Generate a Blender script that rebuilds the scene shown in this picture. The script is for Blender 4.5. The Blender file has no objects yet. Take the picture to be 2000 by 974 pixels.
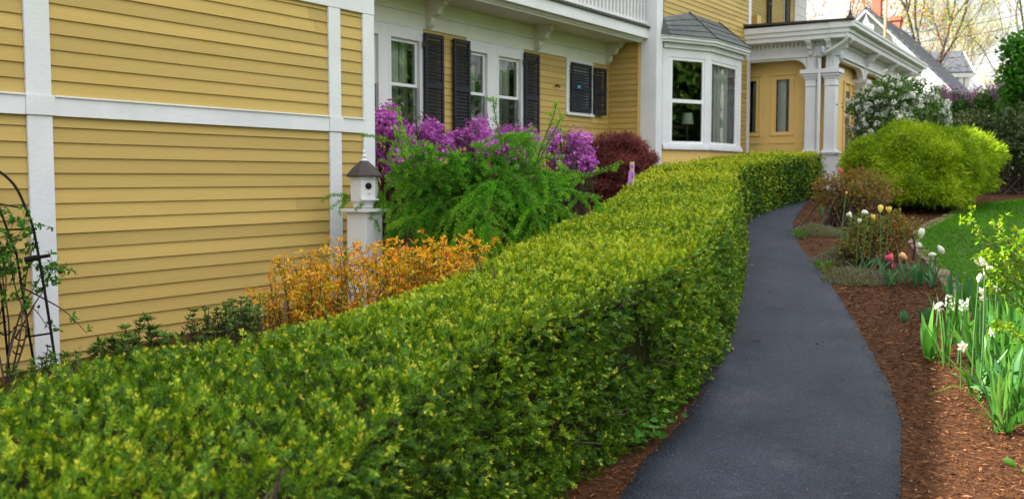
import bpy, math, random
import numpy as np
from mathutils import Vector

# ------------------------------------------------------------------ scene, camera, light
S = bpy.context.scene
COL = S.collection
rng = np.random.default_rng(11)
random.seed(11)
R = math.radians
EYE = 1.45
ALPHA = R(33.36)                      # angle between the house fronts (+X) and the view axis
PITCH = math.atan(139 / 1944)
CA, SA = math.cos(ALPHA), math.sin(ALPHA)

cam_d = bpy.data.cameras.new('camera')
cam = bpy.data.objects.new('camera', cam_d)
COL.objects.link(cam)
cam.location = (0, 0, EYE)
cam.rotation_euler = (R(90) - PITCH, 0, ALPHA - R(90))
cam_d.sensor_width = 36
cam_d.lens = 35
cam_d.clip_start = 0.05
cam_d.clip_end = 2000
cam_d.dof.use_dof = True
cam_d.dof.focus_distance = 6.6
cam_d.dof.aperture_fstop = 3.2
S.camera = cam

SUN_EL = R(40)
SUN_H = (-0.5, 0.866)                 # horizontal direction towards the sun
sun_d = bpy.data.lights.new('sun', 'SUN')
sun_d.energy = 5.0
sun_d.angle = R(0.6)
sun_d.color = (1.0, 0.94, 0.84)
sun = bpy.data.objects.new('sun', sun_d)
COL.objects.link(sun)
tosun = Vector((SUN_H[0] * math.cos(SUN_EL), SUN_H[1] * math.cos(SUN_EL), math.sin(SUN_EL))).normalized()
sun.rotation_euler = tosun.to_track_quat('Z', 'Y').to_euler()
sun.location = tosun * 60

W = bpy.data.worlds.new('World')
S.world = W
W.use_nodes = True
wn = W.node_tree.nodes
wl = W.node_tree.links
wn.clear()
sky = wn.new('ShaderNodeTexSky')
sky.sky_type = 'NISHITA'
sky.sun_disc = False
sky.sun_elevation = SUN_EL
sky.sun_rotation = math.atan2(SUN_H[0], SUN_H[1])
sky.air_density = 1.0
sky.dust_density = 2.0
tc = wn.new('ShaderNodeTexCoord')
mp = wn.new('ShaderNodeMapping')
mp.inputs['Scale'].default_value = (1.4, 1.4, 3.2)
cn = wn.new('ShaderNodeTexNoise')
cn.inputs['Scale'].default_value = 2.2
cn.inputs['Detail'].default_value = 7
cr = wn.new('ShaderNodeValToRGB')
cr.color_ramp.elements[0].position = 0.30
cr.color_ramp.elements[0].color = (0.45, 0.45, 0.45, 1)
cr.color_ramp.elements[1].position = 0.58
cr.color_ramp.elements[1].color = (0.96, 0.96, 0.96, 1)
cmix = wn.new('ShaderNodeMixRGB')
cn2 = wn.new('ShaderNodeTexNoise')
cn2.inputs['Scale'].default_value = 6.0
cn2.inputs['Detail'].default_value = 6
cr2 = wn.new('ShaderNodeValToRGB')
cr2.color_ramp.elements[0].position = 0.34
cr2.color_ramp.elements[0].color = (0.62, 0.64, 0.68, 1)
cr2.color_ramp.elements[1].position = 0.60
cr2.color_ramp.elements[1].color = (1.0, 0.99, 0.97, 1)
cml = wn.new('ShaderNodeMixRGB')
cml.blend_type = 'MULTIPLY'
cml.inputs[0].default_value = 1.0
sep = wn.new('ShaderNodeSeparateXYZ')
cz = wn.new('ShaderNodeMapRange')            # an overcast sky is brighter overhead than at the horizon
cz.inputs['From Min'].default_value = 0.0
cz.inputs['From Max'].default_value = 1.0
cz.inputs['To Min'].default_value = 4.1
cz.inputs['To Max'].default_value = 15.0
bg = wn.new('ShaderNodeBackground')
bg.inputs[1].default_value = 0.07
wo = wn.new('ShaderNodeOutputWorld')
wl.new(tc.outputs['Generated'], mp.inputs[0])
wl.new(mp.outputs[0], cn.inputs['Vector'])
wl.new(cn.outputs['Fac'], cr.inputs[0])
wl.new(cr.outputs[0], cmix.inputs[0])
wl.new(mp.outputs[0], cn2.inputs['Vector'])
wl.new(cn2.outputs['Fac'], cr2.inputs[0])
wl.new(cr2.outputs[0], cml.inputs[1])
wl.new(tc.outputs['Generated'], sep.inputs[0])
wl.new(sep.outputs[2], cz.inputs[0])
wl.new(cz.outputs[0], cml.inputs[2])
wl.new(cml.outputs[0], cmix.inputs[2])
wl.new(sky.outputs[0], cmix.inputs[1])
wl.new(cmix.outputs[0], bg.inputs[0])
wl.new(bg.outputs[0], wo.inputs[0])

S.view_settings.view_transform = 'Standard'
S.view_settings.look = 'None'
S.view_settings.exposure = 2.0
S.view_settings.gamma = 1.0
S.view_settings.use_curve_mapping = False
S.cycles.max_bounces = 7
S.cycles.diffuse_bounces = 3
S.cycles.glossy_bounces = 3
S.cycles.transmission_bounces = 4
S.cycles.transparent_max_bounces = 10
S.cycles.caustics_reflective = False
S.cycles.caustics_refractive = False
S.cycles.sample_clamp_indirect = 6

# ------------------------------------------------------------------ measuring helpers
FWD = np.array([CA * math.cos(PITCH), SA * math.cos(PITCH), -math.sin(PITCH)])
RGT = np.array([SA, -CA, 0.0])
UPV = np.array([CA * math.sin(PITCH), SA * math.sin(PITCH), math.cos(PITCH)])


def ray(px, py):
    return FWD + RGT * ((px - 1000) / 1944.0) + UPV * ((487 - py) / 1944.0)


def dl(D, lat, z=0.0):
    return np.array([CA * D + SA * lat, SA * D - CA * lat, z])


def gz_D(D):
    D = np.clip(np.asarray(D, dtype=float), -6, 24)
    t = np.clip(D - 17, 0, 7)
    return -0.3375 + 0.075 * np.minimum(D, 17) + 0.075 * t - 0.075 * t * t / 14


def gz(x, y):
    return gz_D(CA * np.asarray(x) + SA * np.asarray(y))


def on_ground(px, py):
    d = ray(px, py)
    lo, hi = 0.5, 400.0
    for _ in range(60):
        t = (lo + hi) / 2
        p = d * t
        if p[2] + EYE > gz(p[0], p[1]):
            lo = t
        else:
            hi = t
    p = d * lo
    return np.array([p[0], p[1], float(gz(p[0], p[1]))])


def on_y(px, py, Y):
    d = ray(px, py)
    p = d * (Y / d[1])
    p[2] += EYE
    return p


def on_x(px, py, X):
    d = ray(px, py)
    p = d * (X / d[0])
    p[2] += EYE
    return p


def at(px, py, D):
    d = ray(px, py)
    p = d * (D / (d[0] * CA + d[1] * SA))
    p[2] += EYE
    return p


def gat(px, D):
    p = at(px, 348, D)
    return np.array([p[0], p[1], float(gz(p[0], p[1]))])


def unit(a):
    a = np.asarray(a, dtype=float)
    return a / np.maximum(np.linalg.norm(a, axis=-1, keepdims=True), 1e-9)


def smooth(P, n):
    """Catmull-Rom through the points, n samples evenly spread."""
    P = np.asarray(P, dtype=float)
    Q = np.vstack([2 * P[0] - P[1], P, 2 * P[-1] - P[-2]])
    out = []
    m = 24
    for i in range(1, len(Q) - 2):
        a, b, c, d = Q[i - 1], Q[i], Q[i + 1], Q[i + 2]
        for k in range(m):
            t = k / m
            out.append(0.5 * (2 * b + (c - a) * t + (2 * a - 5 * b + 4 * c - d) * t * t + (3 * b - a - 3 * c + d) * t ** 3))
    out.append(P[-1])
    out = np.array(out)
    s = np.r_[0, np.cumsum(np.linalg.norm(np.diff(out, axis=0), axis=1))]
    q = np.linspace(0, s[-1], n)
    return np.stack([np.interp(q, s, out[:, k]) for k in range(P.shape[1])], 1)


# ------------------------------------------------------------------ materials
def new_mat(name):
    m = bpy.data.materials.new(name)
    m.use_nodes = True
    nt = m.node_tree
    nt.nodes.clear()
    out = nt.nodes.new('ShaderNodeOutputMaterial')
    return m, nt, nt.nodes, nt.links, out


def ramp_set(node, stops):
    e = node.color_ramp.elements
    while len(e) > 1:
        e.remove(e[-1])
    e[0].position = stops[0][0]
    e[0].color = (*stops[0][1], 1)
    for p, c in stops[1:]:
        k = e.new(p)
        k.color = (*c, 1)


def paint(name, col, col2=None, rough=0.5, scale=3.0, bump=0.15, stretch=(1, 1, 1), fine=60, spec=0.4, island=0.0):
    """Painted or plain surface: two tones mixed by noise, plus a fine bump."""
    m, nt, n, l, out = new_mat(name)
    col2 = col2 or tuple(c * 0.86 for c in col)
    t = n.new('ShaderNodeTexCoord')
    mpg = n.new('ShaderNodeMapping')
    mpg.inputs['Scale'].default_value = stretch
    l.new(t.outputs['Object'], mpg.inputs[0])
    a = n.new('ShaderNodeTexNoise')
    a.inputs['Scale'].default_value = scale
    a.inputs['Detail'].default_value = 6
    a.inputs['Roughness'].default_value = 0.65
    l.new(mpg.outputs[0], a.inputs['Vector'])
    r = n.new('ShaderNodeValToRGB')
    ramp_set(r, [(0.32, col2), (0.62, col)])
    l.new(a.outputs['Fac'], r.inputs[0])
    b = n.new('ShaderNodeBsdfPrincipled')
    b.inputs['Roughness'].default_value = rough
    b.inputs['Specular IOR Level'].default_value = spec
    src = r.outputs[0]
    if island:
        g = n.new('ShaderNodeNewGeometry')
        hs = n.new('ShaderNodeHueSaturation')
        mr = n.new('ShaderNodeMapRange')
        mr.inputs['To Min'].default_value = 1 - island
        mr.inputs['To Max'].default_value = 1 + island
        l.new(g.outputs['Random Per Island'], mr.inputs[0])
        l.new(mr.outputs[0], hs.inputs['Value'])
        l.new(src, hs.inputs['Color'])
        src = hs.outputs[0]
    l.new(src, b.inputs['Base Color'])
    f = n.new('ShaderNodeTexNoise')
    f.inputs['Scale'].default_value = fine
    f.inputs['Detail'].default_value = 4
    l.new(mpg.outputs[0], f.inputs['Vector'])
    bp = n.new('ShaderNodeBump')
    bp.inputs['Strength'].default_value = bump
    bp.inputs['Distance'].default_value = 0.01
    l.new(f.outputs['Fac'], bp.inputs['Height'])
    l.new(bp.outputs[0], b.inputs['Normal'])
    l.new(b.outputs[0], out.inputs[0])
    return m


def leafy(name, stops, trans=0.3, rough=0.55, spec=0.12):
    """Leaf surface whose own tone comes from the leaf's 'tone' value."""
    m, nt, n, l, out = new_mat(name)
    a = n.new('ShaderNodeAttribute')
    a.attribute_name = 'tone'
    r = n.new('ShaderNodeValToRGB')
    ramp_set(r, stops)
    l.new(a.outputs['Fac'], r.inputs[0])
    b = n.new('ShaderNodeBsdfPrincipled')
    b.inputs['Roughness'].default_value = rough
    b.inputs['Specular IOR Level'].default_value = min(spec, 0.2)
    l.new(r.outputs[0], b.inputs['Base Color'])
    tr = n.new('ShaderNodeBsdfTranslucent')
    hs = n.new('ShaderNodeHueSaturation')
    hs.inputs['Saturation'].default_value = 1.1
    hs.inputs['Value'].default_value = 1.35
    l.new(r.outputs[0], hs.inputs['Color'])
    l.new(hs.outputs[0], tr.inputs['Color'])
    mx = n.new('ShaderNodeMixShader')
    mx.inputs[0].default_value = trans
    l.new(b.outputs[0], mx.inputs[1])
    l.new(tr.outputs[0], mx.inputs[2])
    l.new(mx.outputs[0], out.inputs[0])
    return m


def glass(name, tint=(0.93, 0.97, 0.94), refl=0.06):
    m, nt, n, l, out = new_mat(name)
    t = n.new('ShaderNodeBsdfTransparent')
    t.inputs[0].default_value = (*tint, 1)
    g = n.new('ShaderNodeBsdfGlossy')
    g.inputs['Roughness'].default_value = 0.015
    tcn = n.new('ShaderNodeTexCoord')
    nz = n.new('ShaderNodeTexNoise')
    nz.inputs['Scale'].default_value = 2.5
    l.new(tcn.outputs['Object'], nz.inputs['Vector'])
    bp = n.new('ShaderNodeBump')
    bp.inputs['Strength'].default_value = 0.03
    bp.inputs['Distance'].default_value = 0.03
    l.new(nz.outputs['Fac'], bp.inputs['Height'])
    l.new(bp.outputs[0], g.inputs['Normal'])
    f = n.new('ShaderNodeFresnel')
    f.inputs[0].default_value = 1.6
    ad = n.new('ShaderNodeMath')
    ad.inputs[1].default_value = refl
    ad.use_clamp = True
    l.new(f.outputs[0], ad.inputs[0])
    mx = n.new('ShaderNodeMixShader')
    l.new(ad.outputs[0], mx.inputs[0])
    l.new(t.outputs[0], mx.inputs[1])
    l.new(g.outputs[0], mx.inputs[2])
    l.new(mx.outputs[0], out.inputs[0])
    return m


M = {}
M['yellow'] = paint('yellow_paint', (0.515, 0.365, 0.112), (0.465, 0.328, 0.098), 0.55, 1.6, 0.25, (0.35, 0.35, 3), 45, 0.2, 0.11)
M['yellow_trim'] = paint('yellow_trim_paint', (0.80, 0.555, 0.18), (0.74, 0.51, 0.165), 0.5, 2.0, 0.1)
M['white'] = paint('white_paint', (0.74, 0.75, 0.765), (0.66, 0.675, 0.69), 0.5, 2.2, 0.22, (1, 1, 1), 40, 0.35)
M['cream'] = paint('cream_paint', (0.70, 0.71, 0.60), (0.62, 0.63, 0.52), 0.5, 2.0, 0.1)
M['sash'] = paint('sash_paint', (0.80, 0.81, 0.81), (0.74, 0.75, 0.75), 0.4, 2.0, 0.05)
M['shutter'] = paint('shutter_paint', (0.026, 0.030, 0.042), (0.019, 0.022, 0.031), 0.5, 4.0, 0.1, (1, 1, 1), 60, 0.15)
M['glass'] = glass('window_glass')
M['curtain'] = paint('curtain_cloth', (0.78, 0.82, 0.70), (0.66, 0.71, 0.58), 0.8, 5.0, 0.1)
M['room'] = paint('room_wall', (0.10, 0.09, 0.075), (0.07, 0.065, 0.055), 0.8)
M['slate'] = paint('slate_roof', (0.085, 0.098, 0.098), (0.045, 0.055, 0.055), 0.5, 5.0, 0.4, (1, 1, 1), 30, 0.25, 0.12)
M['roof_dark'] = paint('dark_roofing', (0.060, 0.050, 0.045), (0.035, 0.03, 0.028), 0.7, 6.0, 0.4)
M['metal_black'] = paint('black_iron', (0.009, 0.009, 0.011), (0.016, 0.011, 0.009), 0.5, 20, 0.2, (1, 1, 1), 60, 0.12)
M['bark'] = paint('brown_bark', (0.085, 0.055, 0.038), (0.045, 0.03, 0.022), 0.8, 14, 0.6)
M['bark_grey'] = paint('grey_bark', (0.17, 0.125, 0.085), (0.10, 0.075, 0.055), 0.8, 6, 0.6)
M['twig_red'] = paint('red_brown_twig', (0.13, 0.055, 0.035), (0.07, 0.035, 0.022), 0.7, 14, 0.3)
M['twig_tan'] = paint('tan_twig', (0.32, 0.21, 0.10), (0.2, 0.13, 0.07), 0.7, 14, 0.3)
M['pole_wood'] = paint('pole_wood', (0.40, 0.21, 0.11), (0.28, 0.15, 0.08), 0.8, 6, 0.4, (1, 1, 0.2))
M['brick'] = paint('chimney_brick', (0.42, 0.14, 0.085), (0.32, 0.10, 0.065), 0.8, 12, 0.5)
M['wire'] = paint('wire_black', (0.03, 0.03, 0.03))
M['stone_edge'] = paint('edging_stone', (0.19, 0.115, 0.09), (0.11, 0.07, 0.055), 0.85, 9, 0.5, (1, 1, 1), 50, 0.2, 0.2)
M['hinge'] = paint('rusty_hinge', (0.09, 0.05, 0.035))
M['tape_blue'] = paint('blue_tape', (0.03, 0.42, 0.72))
M['door_dark'] = paint('dark_door_wood', (0.075, 0.05, 0.038), (0.05, 0.035, 0.027), 0.5)
M['ribbon'] = paint('purple_ribbon', (0.52, 0.20, 0.62), (0.44, 0.16, 0.54), 0.4)
M['stake_wood'] = paint('stake_wood', (0.66, 0.52, 0.38), (0.55, 0.42, 0.30), 0.7, 8, 0.3, (1, 1, 0.2))
M['house_white'] = paint('house_white_siding', (0.82, 0.82, 0.82), (0.78, 0.78, 0.79), 0.5)
M['house_blue'] = paint('house_blue_siding', (0.42, 0.52, 0.66), (0.38, 0.47, 0.6), 0.6)
M['vent_grey'] = paint('gable_vent_grey', (0.36, 0.43, 0.48))


def shingle_mat(name, a, b):
    m, nt, n, l, out = new_mat(name)
    t = n.new('ShaderNodeTexCoord')
    br = n.new('ShaderNodeTexBrick')
    br.inputs['Color1'].default_value = (*a, 1)
    br.inputs['Color2'].default_value = (*b, 1)
    br.inputs['Mortar'].default_value = (a[0] * 0.5, a[1] * 0.5, a[2] * 0.5, 1)
    br.inputs['Scale'].default_value = 1.0
    br.inputs['Brick Width'].default_value = 0.45
    br.inputs['Row Height'].default_value = 0.17
    br.inputs['Mortar Size'].default_value = 0.015
    l.new(t.outputs['UV'], br.inputs['Vector'])
    p = n.new('ShaderNodeBsdfPrincipled')
    p.inputs['Roughness'].default_value = 0.8
    l.new(br.outputs[0], p.inputs['Base Color'])
    l.new(p.outputs[0], out.inputs[0])
    return m


M['shingle'] = shingle_mat('grey_shingles', (0.085, 0.095, 0.12), (0.055, 0.062, 0.082))


def asphalt():
    m, nt, n, l, out = new_mat('asphalt')
    t = n.new('ShaderNodeTexCoord')
    big = n.new('ShaderNodeTexNoise')
    big.inputs['Scale'].default_value = 1.5
    big.inputs['Detail'].default_value = 9
    big.inputs['Roughness'].default_value = 0.68
    l.new(t.outputs['Object'], big.inputs['Vector'])
    r1 = n.new('ShaderNodeValToRGB')
    ramp_set(r1, [(0.30, (0.014, 0.017, 0.026)), (0.46, (0.022, 0.026, 0.038)), (0.60, (0.030, 0.034, 0.048)), (0.74, (0.052, 0.054, 0.062))])
    l.new(big.outputs['Fac'], r1.inputs[0])
    v = n.new('ShaderNodeTexVoronoi')
    v.inputs['Scale'].default_value = 105
    l.new(t.outputs['Object'], v.inputs['Vector'])
    r2 = n.new('ShaderNodeValToRGB')
    ramp_set(r2, [(0.0, (0.7, 0.7, 0.7)), (0.5, (1.0, 1.0, 1.0)), (0.94, (1.1, 1.1, 1.1)), (0.993, (2.2, 2.15, 2.1))])
    sep = n.new('ShaderNodeSeparateColor')
    l.new(v.outputs['Color'], sep.inputs[0])
    l.new(sep.outputs[0], r2.inputs[0])
    mu = n.new('ShaderNodeMixRGB')
    mu.blend_type = 'MULTIPLY'
    mu.inputs[0].default_value = 1.0
    l.new(r1.outputs[0], mu.inputs[1])
    l.new(r2.outputs[0], mu.inputs[2])
    p = n.new('ShaderNodeBsdfPrincipled')
    p.inputs['Roughness'].default_value = 0.6
    p.inputs['Specular IOR Level'].default_value = 0.12
    l.new(mu.outputs[0], p.inputs['Base Color'])
    nf = n.new('ShaderNodeTexNoise')
    nf.inputs['Scale'].default_value = 110
    nf.inputs['Detail'].default_value = 5
    l.new(t.outputs['Object'], nf.inputs['Vector'])
    mx = n.new('ShaderNodeMath')
    mx.operation = 'ADD'
    l.new(nf.outputs['Fac'], mx.inputs[0])
    l.new(v.outputs['Distance'], mx.inputs[1])
    b = n.new('ShaderNodeBump')
    b.inputs['Strength'].default_value = 0.5
    b.inputs['Distance'].default_value = 0.012
    l.new(mx.outputs[0], b.inputs['Height'])
    l.new(b.outputs[0], p.inputs['Normal'])
    l.new(p.outputs[0], out.inputs[0])
    return m


M['asphalt'] = asphalt()
M['screen'] = glass('window_screen', (0.62, 0.64, 0.64), 0.03)
M['mulch'] = paint('bark_mulch', (0.075, 0.030, 0.012), (0.026, 0.011, 0.005), 0.9, 38, 1.0, (1, 1, 1), 70, 0.1)
M['soil'] = paint('far_ground', (0.06, 0.075, 0.025), (0.08, 0.07, 0.04), 0.9, 0.8, 0.6, (1, 1, 1), 30, 0.1)
M['lawn_base'] = paint('lawn_soil', (0.04, 0.10, 0.010), (0.03, 0.07, 0.01), 0.9, 3.0, 0.6, (1, 1, 1), 60, 0.1)
M['chip'] = leafy('mulch_chip', [(0, (0.018, 0.008, 0.004)), (0.45, (0.085, 0.034, 0.012)), (0.78, (0.18, 0.078, 0.028)), (1, (0.42, 0.24, 0.11))], 0.0, 0.85, 0.1)
M['grass'] = leafy('grass_blade', [(0, (0.040, 0.15, 0.006)), (0.6, (0.085, 0.26, 0.010)), (1, (0.18, 0.33, 0.03))], 0.35)
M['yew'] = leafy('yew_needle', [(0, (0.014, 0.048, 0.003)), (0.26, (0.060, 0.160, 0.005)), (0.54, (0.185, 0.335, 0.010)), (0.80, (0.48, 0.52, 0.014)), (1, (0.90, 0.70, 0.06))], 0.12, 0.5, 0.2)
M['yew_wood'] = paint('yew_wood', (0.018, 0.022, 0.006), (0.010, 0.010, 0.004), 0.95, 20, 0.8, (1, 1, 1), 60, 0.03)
M['larch'] = leafy('larch_needle', [(0, (0.040, 0.17, 0.010)), (0.5, (0.10, 0.36, 0.016)), (1, (0.30, 0.55, 0.04))], 0.3)
M['maple_red'] = leafy('red_maple_leaf', [(0, (0.085, 0.022, 0.020)), (0.55, (0.21, 0.058, 0.050)), (1, (0.36, 0.13, 0.10))], 0.3)
M['azalea_leaf'] = leafy('azalea_leaf', [(0, (0.04, 0.07, 0.02)), (0.7, (0.07, 0.10, 0.03)), (1, (0.16, 0.08, 0.05))], 0.25)
M['azalea_bloom'] = leafy('azalea_bloom', [(0, (0.32, 0.05, 0.31)), (0.5, (0.54, 0.14, 0.52)), (1, (0.80, 0.40, 0.76))], 0.35, 0.5, 0.2)
M['spirea'] = leafy('orange_leaf', [(0, (0.16, 0.20, 0.02)), (0.25, (0.52, 0.42, 0.03)), (0.58, (0.82, 0.46, 0.04)), (0.8, (0.78, 0.22, 0.035)), (1, (0.55, 0.06, 0.035))], 0.3)
M['green_leaf'] = leafy('green_leaf', [(0, (0.028, 0.075, 0.014)), (0.6, (0.065, 0.155, 0.025)), (1, (0.16, 0.26, 0.045))], 0.25)
M['shrub_leaf'] = leafy('olive_shrub_leaf', [(0, (0.045, 0.09, 0.018)), (0.6, (0.10, 0.18, 0.03)), (1, (0.21, 0.29, 0.055))], 0.25)
M['bright_leaf'] = leafy('bright_green_leaf', [(0, (0.03, 0.12, 0.012)), (0.6, (0.055, 0.19, 0.02)), (1, (0.13, 0.29, 0.04))], 0.35)
M['cypress'] = leafy('chartreuse_thread', [(0, (0.065, 0.14, 0.006)), (0.5, (0.21, 0.325, 0.010)), (1, (0.42, 0.50, 0.02))], 0.3)
M['rhodo'] = leafy('rhododendron_leaf', [(0, (0.022, 0.04, 0.012)), (0.6, (0.055, 0.085, 0.022)), (1, (0.16, 0.17, 0.05))], 0.15, 0.35, 0.5)
M['white_bloom'] = leafy('white_bloom', [(0, (0.46, 0.48, 0.38)), (1, (0.80, 0.80, 0.77))], 0.25)
M['lilac_bloom'] = leafy('lilac_bloom', [(0, (0.24, 0.09, 0.21)), (1, (0.52, 0.28, 0.46))], 0.3)
M['rose_leaf'] = leafy('bronze_rose_leaf', [(0, (0.07, 0.115, 0.02)), (0.45, (0.19, 0.165, 0.035)), (0.8, (0.30, 0.11, 0.04)), (1, (0.42, 0.06, 0.04))], 0.3)
M['young_leaf'] = leafy('yellow_green_leaf', [(0, (0.075, 0.18, 0.015)), (0.6, (0.16, 0.31, 0.02)), (1, (0.36, 0.40, 0.04))], 0.4)
M['strap'] = leafy('bulb_leaf', [(0, (0.035, 0.11, 0.022)), (0.6, (0.068, 0.195, 0.032)), (1, (0.16, 0.30, 0.05))], 0.35, 0.4, 0.4)
M['strap_blue'] = leafy('tulip_leaf', [(0, (0.035, 0.115, 0.05)), (0.6, (0.06, 0.17, 0.06)), (1, (0.11, 0.25, 0.08))], 0.3, 0.4, 0.4)
M['thyme'] = leafy('creeping_leaf', [(0, (0.08, 0.10, 0.035)), (0.6, (0.17, 0.17, 0.06)), (1, (0.25, 0.23, 0.09))], 0.2)
M['thyme_bloom'] = leafy('small_violet_bloom', [(0, (0.20, 0.14, 0.34)), (1, (0.36, 0.28, 0.52))], 0.2)
M['orange_tree'] = leafy('orange_tree_leaf', [(0, (0.42, 0.16, 0.03)), (1, (0.66, 0.36, 0.10))], 0.4)
M['yellow_tree'] = leafy('yellow_tree_leaf', [(0, (0.28, 0.26, 0.04)), (1, (0.50, 0.44, 0.09))], 0.4)
M['tulip_white'] = leafy('tulip_white', [(0, (0.66, 0.70, 0.55)), (1, (0.84, 0.84, 0.76))], 0.25)
M['tulip_yellow'] = leafy('tulip_yellow', [(0, (0.72, 0.56, 0.10)), (1, (0.82, 0.70, 0.26))], 0.25)
M['tulip_pink'] = leafy('tulip_pink', [(0, (0.62, 0.06, 0.16)), (1, (0.80, 0.30, 0.36))], 0.25)
M['tulip_peach'] = leafy('tulip_peach', [(0, (0.74, 0.42, 0.16)), (1, (0.82, 0.62, 0.34))], 0.25)
M['daffodil_cup'] = leafy('daffodil_cup', [(0, (0.80, 0.50, 0.26)), (1, (0.84, 0.62, 0.42))], 0.25)


# ------------------------------------------------------------------ object helpers
def tag(o, label=None, cat=None, group=None, kind=None):
    if label:
        o['label'] = label
    if cat:
        o['category'] = cat
    if group:
        o['group'] = group
    if kind:
        o['kind'] = kind
    return o


def thing(name, label, cat, loc, group=None):
    o = bpy.data.objects.new(name, None)
    o.empty_display_size = 0.2
    o.location = [float(v) for v in loc]
    COL.objects.link(o)
    return tag(o, label, cat, group)


def link(me, name, mat, parent=None, world=True):
    o = bpy.data.objects.new(name, me)
    if mat is not None:
        me.materials.append(mat)
    COL.objects.link(o)
    if parent is not None:
        o.parent = parent
        if world:                                  # vertices are in world space: shift by the chain of parents
            p = parent
            off = Vector((0, 0, 0))
            while p is not None:
                off += p.location
                p = p.parent
            o.location = -off
    return o


class MB:
    """Collects boxes, prisms and tubes and links them as one mesh."""

    def __init__(self):
        self.v = []
        self.f = []
        self.g = []

    def add(self, V, F):
        b = len(self.v)
        self.g.append((b, len(self.f)))
        self.v += [tuple(map(float, p)) for p in V]
        self.f += [tuple(i + b for i in q) for q in F]

    def box(self, x0, x1, y0, y1, z0, z1):
        V = [(x0, y0, z0), (x1, y0, z0), (x1, y1, z0), (x0, y1, z0), (x0, y0, z1), (x1, y0, z1), (x1, y1, z1), (x0, y1, z1)]
        self.add(V, [(0, 3, 2, 1), (4, 5, 6, 7), (0, 1, 5, 4), (1, 2, 6, 5), (2, 3, 7, 6), (3, 0, 4, 7)])

    def hexa(self, V):
        self.add(V, [(0, 3, 2, 1), (4, 5, 6, 7), (0, 1, 5, 4), (1, 2, 6, 5), (2, 3, 7, 6), (3, 0, 4, 7)])

    def bar(self, a, b, w, h, up=(0, 0, 1)):
        """Box-section bar from a to b, w wide and h high (centred)."""
        a, b = np.array(a, float), np.array(b, float)
        d = unit(b - a)
        s = unit(np.cross(d, up))
        u = np.cross(s, d)
        V = []
        for p in (a, b):
            V += [p - s * w / 2 - u * h / 2, p + s * w / 2 - u * h / 2, p + s * w / 2 + u * h / 2, p - s * w / 2 + u * h / 2]
        self.add(V, [(0, 1, 2, 3), (7, 6, 5, 4), (0, 4, 5, 1), (1, 5, 6, 2), (2, 6, 7, 3), (3, 7, 4, 0)])

    def prism(self, poly, d):
        """poly: list of 3-D points; extruded by the vector d."""
        n = len(poly)
        P = [np.array(p, float) for p in poly]
        d = np.array(d, float)
        self.add(P + [p + d for p in P], [tuple(range(n)), tuple(range(2 * n - 1, n - 1, -1))] +
                 [(i, i + n, (i + 1) % n + n, (i + 1) % n) for i in range(n)])

    def tube(self, P, r, k=6, cap=True):
        P = np.asarray(P, float)
        n = len(P)
        r = np.full(n, r) if np.isscalar(r) else np.asarray(r, float)
        T = unit(np.gradient(P, axis=0))
        ref = np.array([0.31, 0.52, 0.79]) if abs(T[0][2]) > 0.9 else np.array([0, 0, 1.0])
        s = unit(np.cross(T, ref))
        u = np.cross(s, T)
        a = np.arange(k) * 2 * math.pi / k
        V = P[:, None] + r[:, None, None] * (np.cos(a)[None, :, None] * s[:, None] + np.sin(a)[None, :, None] * u[:, None])
        F = []
        for i in range(n - 1):
            for j in range(k):
                F.append((i * k + j, i * k + (j + 1) % k, (i + 1) * k + (j + 1) % k, (i + 1) * k + j))
        if cap:
            F.append(tuple(range(k - 1, -1, -1)))
            F.append(tuple((n - 1) * k + j for j in range(k)))
        self.add(V.reshape(-1, 3), F)

    def lathe(self, c, prof, k=16):
        """prof: list of (radius, z); c: centre (x, y, z)."""
        n = len(prof)
        V = []
        for r, z in prof:
            for j in range(k):
                a = 2 * math.pi * (j + 0.5) / k
                V.append((c[0] + r * math.cos(a), c[1] + r * math.sin(a), c[2] + z))
        F = [tuple(range(k - 1, -1, -1)), tuple((n - 1) * k + j for j in range(k))]
        for i in range(n - 1):
            for j in range(k):
                F.append((i * k + j, i * k + (j + 1) % k, (i + 1) * k + (j + 1) % k, (i + 1) * k + j))
        self.add(V, F)

    def each(self, name, mat, parent=None, bevel=0.0, smooth_=False):
        """One object for every separate piece."""
        ends = [g[0] for g in self.g[1:]] + [len(self.v)]
        fe = [g[1] for g in self.g[1:]] + [len(self.f)]
        for (v0, f0), v1, f1 in zip(self.g, ends, fe):
            m_ = MB()
            m_.v = self.v[v0:v1]
            m_.f = [tuple(i - v0 for i in q) for q in self.f[f0:f1]]
            m_.build(name, mat, parent, bevel, smooth_)

    def build(self, name, mat, parent=None, bevel=0.0, smooth_=False):
        me = bpy.data.meshes.new(name)
        me.from_pydata(self.v, [], self.f)
        me.update()
        if smooth_:
            me.polygons.foreach_set('use_smooth', np.ones(len(me.polygons), bool))
        o = link(me, name, mat, parent)
        if bevel:
            b = o.modifiers.new('bevel', 'BEVEL')
            b.width = bevel
            b.segments = 2
            b.limit_method = 'ANGLE'
        return o


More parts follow.
